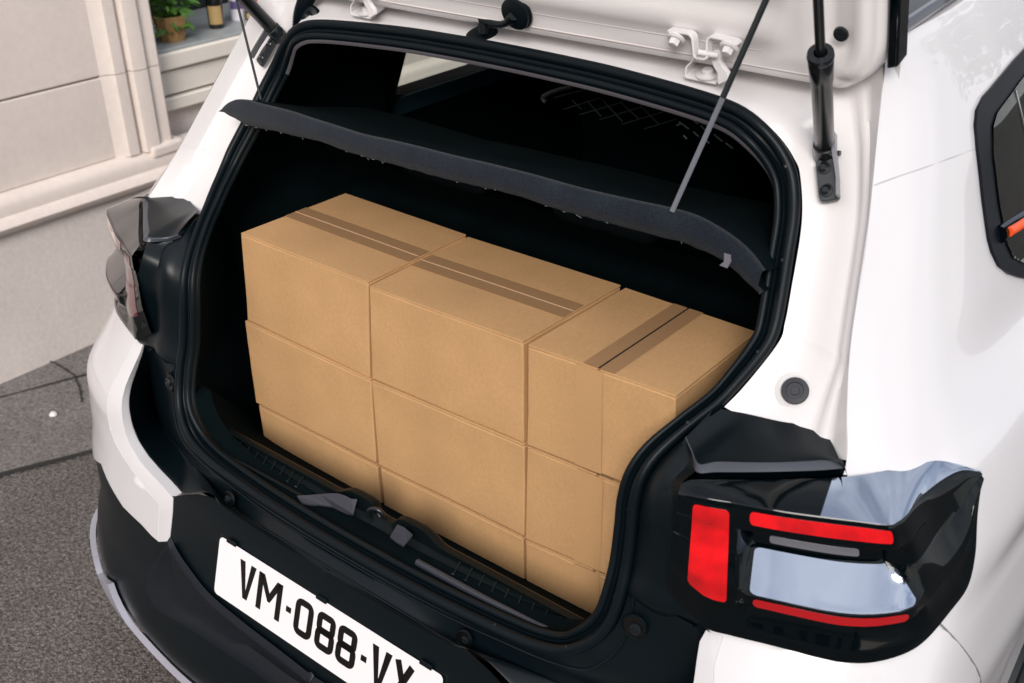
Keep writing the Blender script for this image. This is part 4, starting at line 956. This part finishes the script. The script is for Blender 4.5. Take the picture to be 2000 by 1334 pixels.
# textured grey pads beside the striker
def onsill(u, v, z): return onZ(u, v, z)
padL = [(580, 968), (600, 967), (625, 965), (648, 963), (662, 964), (674, 968), (686, 974), (698, 975), (694, 988), (690, 1004), (678, 1002), (664, 995), (650, 989), (630, 986), (605, 985), (590, 983)]
zl = [.776, .779, .784, .789, .791, .790, .788, .788, .780, .768, .766, .767, .769, .769, .766, .765]
obj('sill_pad', face_cam(prism_vf([onZ(u, v, z+.002) for (u, v), z in zip(padL, zl)], (0, 0, -.003))), PLASTG, sill, smooth=False)
padR = [(776, 1024), (790, 1030), (806, 1044), (796, 1056), (788, 1066), (774, 1058), (762, 1048)]
zl = [.790, .789, .787, .776, .768, .768, .769]
obj('sill_pad', face_cam(prism_vf([onZ(u, v, z+.002) for (u, v), z in zip(padR, zl)], (0, 0, -.003))), PLASTG, sill, smooth=False)
obj('sill_ridge', tube_vf([onZ(u, v, .766) for u, v in ((405, 872), (430, 885), (470, 904), (520, 931), (560, 953), (600, 975), (625, 988))], .004, 10, n=60), PLASTD, sill)
obj('sill_ridge', tube_vf([onZ(u, v, .766) for u, v in ((815, 1098), (860, 1123), (910, 1150), (960, 1176), (1010, 1200), (1050, 1219), (1078, 1230))], [.006, .006, .005, .003], 10, n=60), mat('grained ridge', (.028, .032, .042), .5, bump=('voronoi', 700, .4, .0006)), sill)
s0 = onY(738, 1012, -.118)
st = obj('striker', tube_vf([s0+V(-.016, -.004, -.018), s0+V(-.016, -.006, .006), s0+V(-.011, -.004, .016), s0+V(0, -.001, .019), s0+V(.008, .002, .015), s0+V(.011, .004, .004), s0+V(.011, .006, -.018)], .0042, 12, n=40), STEELB, car)
obj('striker_block', prism_vf([s0+V(-.009, .0, -.02), s0+V(.006, 0, -.02), s0+V(.006, 0, .004), s0+V(-.002, 0, .010), s0+V(-.009, 0, .004)], (0, .014, 0)), STEELB, car, bevel=.002)
obj('striker_base', tube_vf([s0+V(-.03, .004, -.012), s0+V(.045, .004, -.010)], .008, 10), PLASTD, car)
# ================================================================ OPEN TAILGATE
GA = math.radians(72); GO = V(0, .236, 1.492); GW = V(0, -math.cos(GA), math.sin(GA)); GN = V(0, -math.sin(GA), -math.cos(GA))
def gp(x, w_, h=0): return GO+V(x, 0, 0)+GW*w_+GN*h
pw = [-.008, .004, .012, .028, .031, .034, .050, .060, .070, .088, .10, .112, .13, .15, .18, .25, .4, .6, .8, .92]
ph = [-.06, -.004, .002, .003, .0005, .003, .003, .009, .012, .012, .006, .004, .010, .026, .034, .036, .036, .036, .036, .030]
def gxm(w_): 
    r = .085; return .600-(r*(1-math.sqrt(max(0, 1-((r-w_)/r)**2))) if w_ < r else 0)
cols = []
for fx in [0, .15, .3, .45, .55, .65, .72, .77, .80, .825, .85, .88, .905, .925, .94, .955, .97, .985, .995, 1.0]:
    c = []
    for a, h in zip(pw, ph):
        sh = {True: 0.0}.get(True)
        if fx > .72:      # side part: shallower, with the strut channel
            k = sstep(np.array([fx]), .72, .80)[0]; h2 = h*(1-k)+.006*k*(a > .03)+h*k*(a <= .03)
            h2 += -.012*k*math.exp(-((fx-.88)/.03)**2)*(a > .06)+.008*math.exp(-((fx-.95)/.018)**2)*(a > .03)
            h = h2
        if fx >= .995: h = h-.012 if fx < 1 else h-.035
        c.append(gp(gxm(a)*fx, a, h))
    cols.append(c)
gv = grid_vf(loft_grid([resample(c, 90, smooth=False) for c in cols], 90, 4))
gv = face_cam(gv); gate = obj('tailgate', gv, GATEW, car, ang=60); obj('tailgate_inner_panel', mirror_vf(*gv), GATEW, gate, ang=60)
osk = [[gp(x, -.0, -.045 if abs(x) < .5 else -.035), gp(x, .3, -.075), gp(x, .92, -.06)] for x in np.linspace(-.6, .6, 20)]
obj('tailgate_outer_skin', grid_vf(np.array(osk)), WHITE, gate)
for s in (1, -1):
    obj('tailgate_side_moulding', prism_vf([gp(s*.598, .045, -.03), gp(s*.612, .050, -.03), gp(s*.614, .9, -.02), gp(s*.600, .9, -.02)], GN*.030), GLOSS, gate, bevel=.003)
# black grommet, bolt heads
obj('grommet', lathe_vf([(.010, 0), (.009, .003), (.004, .004), (0, .003)], onP(1643, 66, gp(0, 0, .012), GN), GN, 18), STEELB, gate)
# seam sealant lines on the panel
for w1, w2 in ((.0205, .0205), (.0445, .0445)):
    obj('sealant_bead', tube_vf([gp(-.5, w1, .0028), gp(.5, w2, .0028)], .0011, 6, n=30), mat('sealant', (.60, .55, .53), .7), gate)
# ---- hinges
def strip3(path, wv, th):
    """bent sheet-metal strip: path in space, width vector, thickness"""
    P = resample(path, 44, smooth=False); T = np.gradient(P, axis=0); G = []
    for p, t in zip(P, T):
        n = nrm(np.cross(t, wv)); G.append([p, p+wv, p+wv+n*th, p+n*th])
    v, f = grid_vf(G, closed_v=True); f += [(0, 1, 2, 3), (len(P)*4-1, len(P)*4-2, len(P)*4-3, len(P)*4-4)]; return v, f
HY = .226
def hq(u, v, y=HY): return onY(u, v, y)
def hinge(dx):
    D = V(dx, 0, 0)
    lower = [hq(1352, 104), hq(1351, 118), hq(1338, 131), hq(1336, 150), hq(1340, 154), hq(1397, 166), hq(1402, 160), hq(1402, 140)]
    wv = V(0, .034, .012)
    h = obj('hinge', strip3([p+D for p in lower], wv, .0028), WHITE2, car, bevel=.0008); fix_normals(h)
    up = [hq(u_, v_, .197) for u_, v_ in ((1306, 62), (1346, 68), (1352, 74), (1356, 110), (1360, 115), (1378, 118), (1384, 114), (1385, 78), (1390, 74), (1436, 84), (1440, 90))]
    o = obj('hinge_bracket', strip3([p+D+V(0, -.004, 0) for p in up], V(0, .014, .002), .0032), WHITE2, h, bevel=.0008); fix_normals(o)
    arm = [hq(u_, v_, .212) for u_, v_ in ((1389, 108), (1393, 98), (1402, 97), (1406, 104), (1404, 118), (1410, 128), (1420, 142), (1421, 156), (1401, 166), (1400, 142), (1392, 130), (1388, 118))]
    o = obj('hinge_arm', prism_vf([p+D+V(.001, -.001, 0) for p in arm], V(.002, .006, .001)), WHITE2, h, bevel=.0012)
    obj('hinge_pin', tube_vf([hq(1362, 102, .188)+D, hq(1400, 108, .205)+D], .0042, 12), WHITE2, h)
    for (u, v) in ((1320, 71), (1424, 88)):
        P = hq(u, v, .197)+D+V(0, .002, -.002)
        obj('hinge_washer', lathe_vf([(0, 0), (.013, 0), (.0135, .002), (.011, .0045), (0, .0045)], P, GN*.5+V(0, -.2, -.5), 20), WHITE2, h)
        obj('hinge_bolt', lathe_vf([(0, .013), (.0068, .0125), (.0075, .011), (.0075, .003), (0, .003)], P, GN*.5+V(0, -.2, -.5), 6), WHITE2, h, smooth=False)
    P = hq(1374, 153)+D+V(0, .012, .003)
    obj('hinge_washer', lathe_vf([(0, 0), (.017, 0), (.017, .002), (0, .003)], P, V(0, -.3, 1), 20), WHITE2, h)
    obj('hinge_bolt', lathe_vf([(.0085, .001), (.0085, .007), (.006, .009), (0, .009)], P, V(0, -.3, 1), 16), WHITE2, h)
hinge(0); hinge(-.664)
# ---- gas struts
sdir = nrm(V(.19, -.65, .74)); sb = onX(1611, 296, .537)
def strutbuild():
    out = []
    P1 = onX(1604, 112, .537)
    d = nrm(onX(1601, 0, .555)-sb)
    d = nrm(P1-sb)*.35+sdir*.65; d = nrm(d)
    # choose a direction whose picture passes through the traced rod
    best = None
    for ax in np.linspace(-.1, .3, 81):
        for q in (0,):
            dd = nrm(V(ax, -.60, .78)); e = proj(sb+dd*.15); r = abs(e[0]-1604.2)
            if best is None or r < best[0]: best = (r, dd)
    d = best[1]
    L1 = 0
    for L in np.linspace(.05, .4, 351):
        if proj(sb+d*L)[1] < 110: L1 = L; break
    return d, L1
sdv, sL = strutbuild()
A_s, B_s = sb, sb+sdv*sL
for s in (1, -1):
    M_ = V(s, 1, 1)
    cyl = obj('gas_strut', tube_vf([(A_s+sdv*.012)*M_, (A_s+sdv*.016)*M_, (B_s-sdv*.045)*M_, (B_s-sdv*.044)*M_, (B_s-sdv*.002)*M_, B_s*M_], [.0105, .0125, .0125, .0135, .0150, .0135], 24), STEELB, car, ang=50)
    cyl.data.materials[0] = mat('strut black paint', (.004, .006, .008), .30, spec=.4, coat=.1)
    obj('strut_rod', tube_vf([B_s*M_, (B_s+sdv*.35)*M_], .0058, 16), MAT['strut black paint'], cyl)
    obj('strut_collar', lathe_vf([(.0152, 0), (.0158, .004), (.0150, .009), (.008, .010), (.006, .006)], (B_s-sdv*.004)*M_, sdv*M_, 24), MAT['strut black paint'], cyl)
    obj('strut_socket', tube_vf([(A_s-sdv*.012)*M_, (A_s-sdv*.010)*M_, (A_s+sdv*.016)*M_, (A_s+sdv*.018)*M_], [.010, .0145, .0145, .012], 20), STEELB, cyl)
    # bracket with two bolts and the ball stud
    bp = [onY(u, v, .185) for u, v in ((1593, 318), (1600, 310), (1632, 308), (1634, 330), (1639, 350), (1640, 384), (1634, 388), (1612, 392), (1602, 392), (1598, 380))]
    bp = [onF(u, v, .017) for u, v in ((1593, 318), (1599, 311), (1631, 308), (1633, 330), (1638, 352), (1639, 384), (1634, 389), (1613, 393), (1603, 393), (1599, 382))]
    bb = obj('strut_bracket', prism_vf([p*M_ for p in bp], V(0, .8, -.6)*.008), STEELB, car, bevel=.001)
    fl = [onF(u, v, .022) for u, v in ((1630, 264), (1635, 264), (1636, 300), (1639, 330), (1641, 352), (1641, 384), (1637, 386), (1637, 352), (1633, 325), (1629, 300))]
    obj('bracket_flange', prism_vf([p*M_ for p in fl], V(0, -.8, .6)*.012), mat('zinc edge', (.25, .25, .27), .35, metal=.5), bb)
    obj('ball_stud', tube_vf([(A_s+V(.008, 0, 0))*M_, (A_s+V(.021, 0, .002))*M_], .0035, 10), STEELB, bb)
    for u, v in ((1609, 327), (1613, 371)):
        P = onF(u, v, .0185)*M_; nn = V(0, -.8, .6)
        obj('bracket_bolt', lathe_vf([(.009, 0), (.009, .001), (.0068, .0015), (.0064, .003), (.005, .004), (.0035, .0025), (0, .0025)], P, nn, 20), STEELB, bb)
# ---- wiring hose at the far corner
hs = [onY(u, v, y) for u, v, y in ((612, -25, .235), (598, 0, .232), (590, 20, .228), (586, 40, .224), (586, 56, .220))]
P = resample(hs, 46); Tn = .0135
obj('wiring_hose', tube_vf(P, [Tn*(1.08 if i % 2 else .88) for i in range(46)], 16), RUB, car, ang=20)
obj('hose_grommet', lathe_vf([(.018, 0), (.019, .006), (.016, .012), (.008, .014), (0, .010)], onY(610, 32, .235), nrm(V(.3, -.8, .3)), 20), RUB, car)
# small clips and cord anchor beside the far strut
obj('trim_clip', lathe_vf([(.010, 0), (.011, .005), (.008, .009), (0, .009)], onY(545, 62, .215), nrm(V(.4, -.9, .2)), 16), RUB, car)
# ---- washer hose grommets in the middle of the roof edge
sbase = onF(947, 73, .004)
def disc(P, n, r, h): return lathe_vf([(0, 0), (r, 0), (r*1.02, h*.25), (r*.93, h*.4), (r*.92, h*.5), (r*.96, h*.6), (r*.95, h*.85), (r*.8, h), (r*.3, h*1.02), (0, h*1.02)], P, n, 32)
gr = obj('washer_hose', tube_vf([onY(u, v, .235) for u, v in ((944, 64), (944, 52), (942, 42), (936, 32), (931, 26))], [.0075, .0065, .006, .0055, .006], 14, n=30), RUB, car)
obj('hose_grommet', disc(sbase+V(0, -.004, -.003), nrm(V(0, -.30, .95)), .0275, .014), RUB, gr)
obj('hose_collar', lathe_vf([(.0075, 0), (.0098, .002), (.0075, .005), (.009, .008), (.0065, .012)], onY(944, 60, .240), V(0, -.1, 1), 16), RUB, gr)
obj('hose_bend', tube_vf([onY(u, v, y) for u, v, y in ((931, 26, .235), (937, 33, .234), (947, 40, .231), (962, 46, .226), (978, 48, .221), (990, 44, .216), (1000, 37, .212))], .0056, 14, n=40), RUB, gr)
cu = onP(1011, 24, gp(0, 0, .008), GN)
obj('hose_grommet', disc(cu-GN*.002, GN, .026, .012), RUB, gr)
obj('hose_collar', tube_vf([onY(997, 39, .212), onY(1002, 33, .208), cu+GN*.01], [.0085, .009, .0075], 14), RUB, gr)
# ================================================================ CARDBOARD BOXES
from mathutils import noise as mnoise
def wobble(o, cuts, amp, seed, zamp=0.0):
    bm = bmesh.new(); bm.from_mesh(o.data)
    bmesh.ops.subdivide_edges(bm, edges=bm.edges[:], cuts=cuts, use_grid_fill=True)
    for v in bm.verts:
        q = v.co*9+Vector((seed*3.1, 0, 0)); n = mnoise.noise_vector(q); n2 = mnoise.noise_vector(v.co*38+Vector((0, seed*1.7, 0)))
        v.co += n*amp+n2*amp*.35+Vector((0, 0, zamp*n.x))
    bm.to_mesh(o.data); bm.free(); o.data.update()
def quadbox(label, TLp, TRp, BLp, BRp, d, ybase, seam_dir, tape_front=None, backs=None, ztop=None, group='brown cardboard boxes stacked in the boot'):
    TL_, TR_ = onY(*TLp, ybase), onY(*TRp, ybase)
    BL_, BR_ = (onY(*BLp, ybase), onY(*BRp, ybase)) if BLp else (TL_+V(.003, 0, -.178), TR_+V(.002, 0, -.178))
    dep = V(0, d, 0)
    if backs: BTL, BTR = onZ(*backs[0], TL_[2]), onZ(*backs[1], TR_[2])
    else: BTL, BTR = TL_+dep, TR_+dep
    cen = (BL_+BR_)/2+dep/2; cen = V(cen[0], cen[1], min(BL_[2], BR_[2]))
    t = thing('cardboard_box', label, 'box', tuple(cen), group); c = cen
    e = .004
    top = [TL_, TR_, BTR, BTL]; dn = V(0, 0, -e)
    bot = [BL_, BR_, BR_+(BTR-TR_), BL_+(BTL-TL_)]
    body = hexa([p-c for p in bot]+[p-c+dn for p in top]); bo = obj('box_body', body, CARD, t, bevel=.0022); wobble(bo, 8, .0011, len(label)*7 % 97)
    g = .0012 if seam_dir == 'x' else .0022
    def lerp(a, b, k): return a*(1-k)+b*k
    if seam_dir == 'x':      # flaps meet along the width
        kl = .5; A, B = lerp(TL_, BTL, kl), lerp(TR_, BTR, kl)
        f1 = [TL_, TR_, B-V(0, g, 0), A-V(0, g, 0)]; f2 = [A+V(0, g, 0), B+V(0, g, 0), BTR, BTL]; sv = V(0, 1, 0)
    else:
        A, B = lerp(TL_, TR_, .5), lerp(BTL, BTR, .5)
        f1 = [TL_, A-V(g, 0, 0), B-V(g, 0, 0), BTL]; f2 = [A+V(g, 0, 0), TR_, BTR, B+V(g, 0, 0)]; sv = V(1, 0, 0)
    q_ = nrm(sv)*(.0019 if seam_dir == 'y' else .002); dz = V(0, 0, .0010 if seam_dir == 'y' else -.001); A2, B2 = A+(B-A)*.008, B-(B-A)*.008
    obj('seam_shadow', face_up([A2-q_+dz-c, B2-q_+dz-c, B2+q_+dz-c, A2+q_+dz-c]), mat('painted seam shadow', (.02, .011, .006), .95), t, smooth=False)  # dark strip along the lid seam, shadow put into its colour
    for fl_ in (f1, f2):
        ins = []
        m_ = sum(fl_)/4
        for p in fl_: ins.append(p+(m_-p)*.004-c)
        fo = obj('top_flap', prism_vf([p+V(0, 0, .0002) for p in ins], V(0, 0, -e+.0006)), CARD, t, bevel=.0010); wobble(fo, 6, .0005, len(label), .0)
    tw = .026
    up = V(0, 0, .0015)
    for s_, nm in ((-1, 0), (1, 1)):
        q = [A+sv*s_*g*(.8 if seam_dir == 'y' else .95), B+sv*s_*g*(.8 if seam_dir == 'y' else .95), B+sv*s_*tw, A+sv*s_*tw]
        dAB = (B-A)*.003
        q = [q[0]+dAB, q[1]-dAB, q[2]-dAB, q[3]+dAB]
        obj('packing_tape', face_up([p+up-c for p in q]), TAPE, t, smooth=False)
    if seam_dir == 'x': obj('tape_fold', tube_vf([A+up-c+(B-A)*.004, A*.5+B*.5+up*1.2-c, B+up-c-(B-A)*.004], .0011, 6), mat('creased tape', (.47, .29, .16), .45), t)
    if tape_front:
        a, b = tape_front; fr_ = V(0, -.0008, 0)
        q = [lerp(TL_, TR_, a)+V(0, 0, -.002), lerp(TL_, TR_, b)+V(0, 0, -.002), lerp(BL_, BR_, b)+V(0, 0, .001), lerp(BL_, BR_, a)+V(0, 0, .001)]
        obj('packing_tape', (lambda P: ([p+fr_-c for p in P], [(0, 1, 2, 3)]))(q), TAPEF, t, smooth=False)
    return t
def face_up(P):
    n = np.cross(P[1]-P[0], P[2]-P[0]); return (P, [(0, 1, 2, 3)] if n[2] > 0 else [(3, 2, 1, 0)])
D_ = .252
quadbox('top left cardboard box, its tape running sideways, nearest the far lamp', (470, 455), (718, 551), (483, 625), (722, 738), D_, 0, 'x', backs=((675, 377), (911, 458)))
quadbox('top middle cardboard box, the widest, tape sideways along its lid', (721, 559), (1021, 667), (726, 739), (1022, 866), D_, 0, 'x', backs=((914, 462), (1213, 557)))
quadbox('top right cardboard box with tape running front to back', (1031, 673), (1320, 774), (1029, 869), (1316, 983), D_, 0, 'y', tape_front=(.35, .53), backs=((1222, 562), (1480, 648)))
quadbox('left cardboard box in the middle row, beneath the top left one', (478, 627), (724, 742), (500, 787), (734, 904), D_, -.003, 'x')
quadbox('centre cardboard box of the middle row, flush between its neighbours', (725, 743), (1024, 869), (739, 907), (1023, 1047), D_, -.002, 'x')
quadbox('right cardboard box of the middle row with a pale tape stripe on its front', (1029, 872), (1318, 990), (1026, 1052), (1310, 1178), D_, 0, 'y', tape_front=(.36, .54))
quadbox('bottom left cardboard box, half hidden behind the boot sill', (505, 791), (736, 910), None, None, D_, 0, 'x')
quadbox('bottom middle cardboard box standing behind the black latch', (743, 912), (1021, 1049), None, None, D_, 0, 'x')
quadbox('bottom right cardboard box showing only a low strip above the sill', (1026, 1055), (1308, 1180), None, None, D_, 0, 'y', tape_front=(.36, .54))
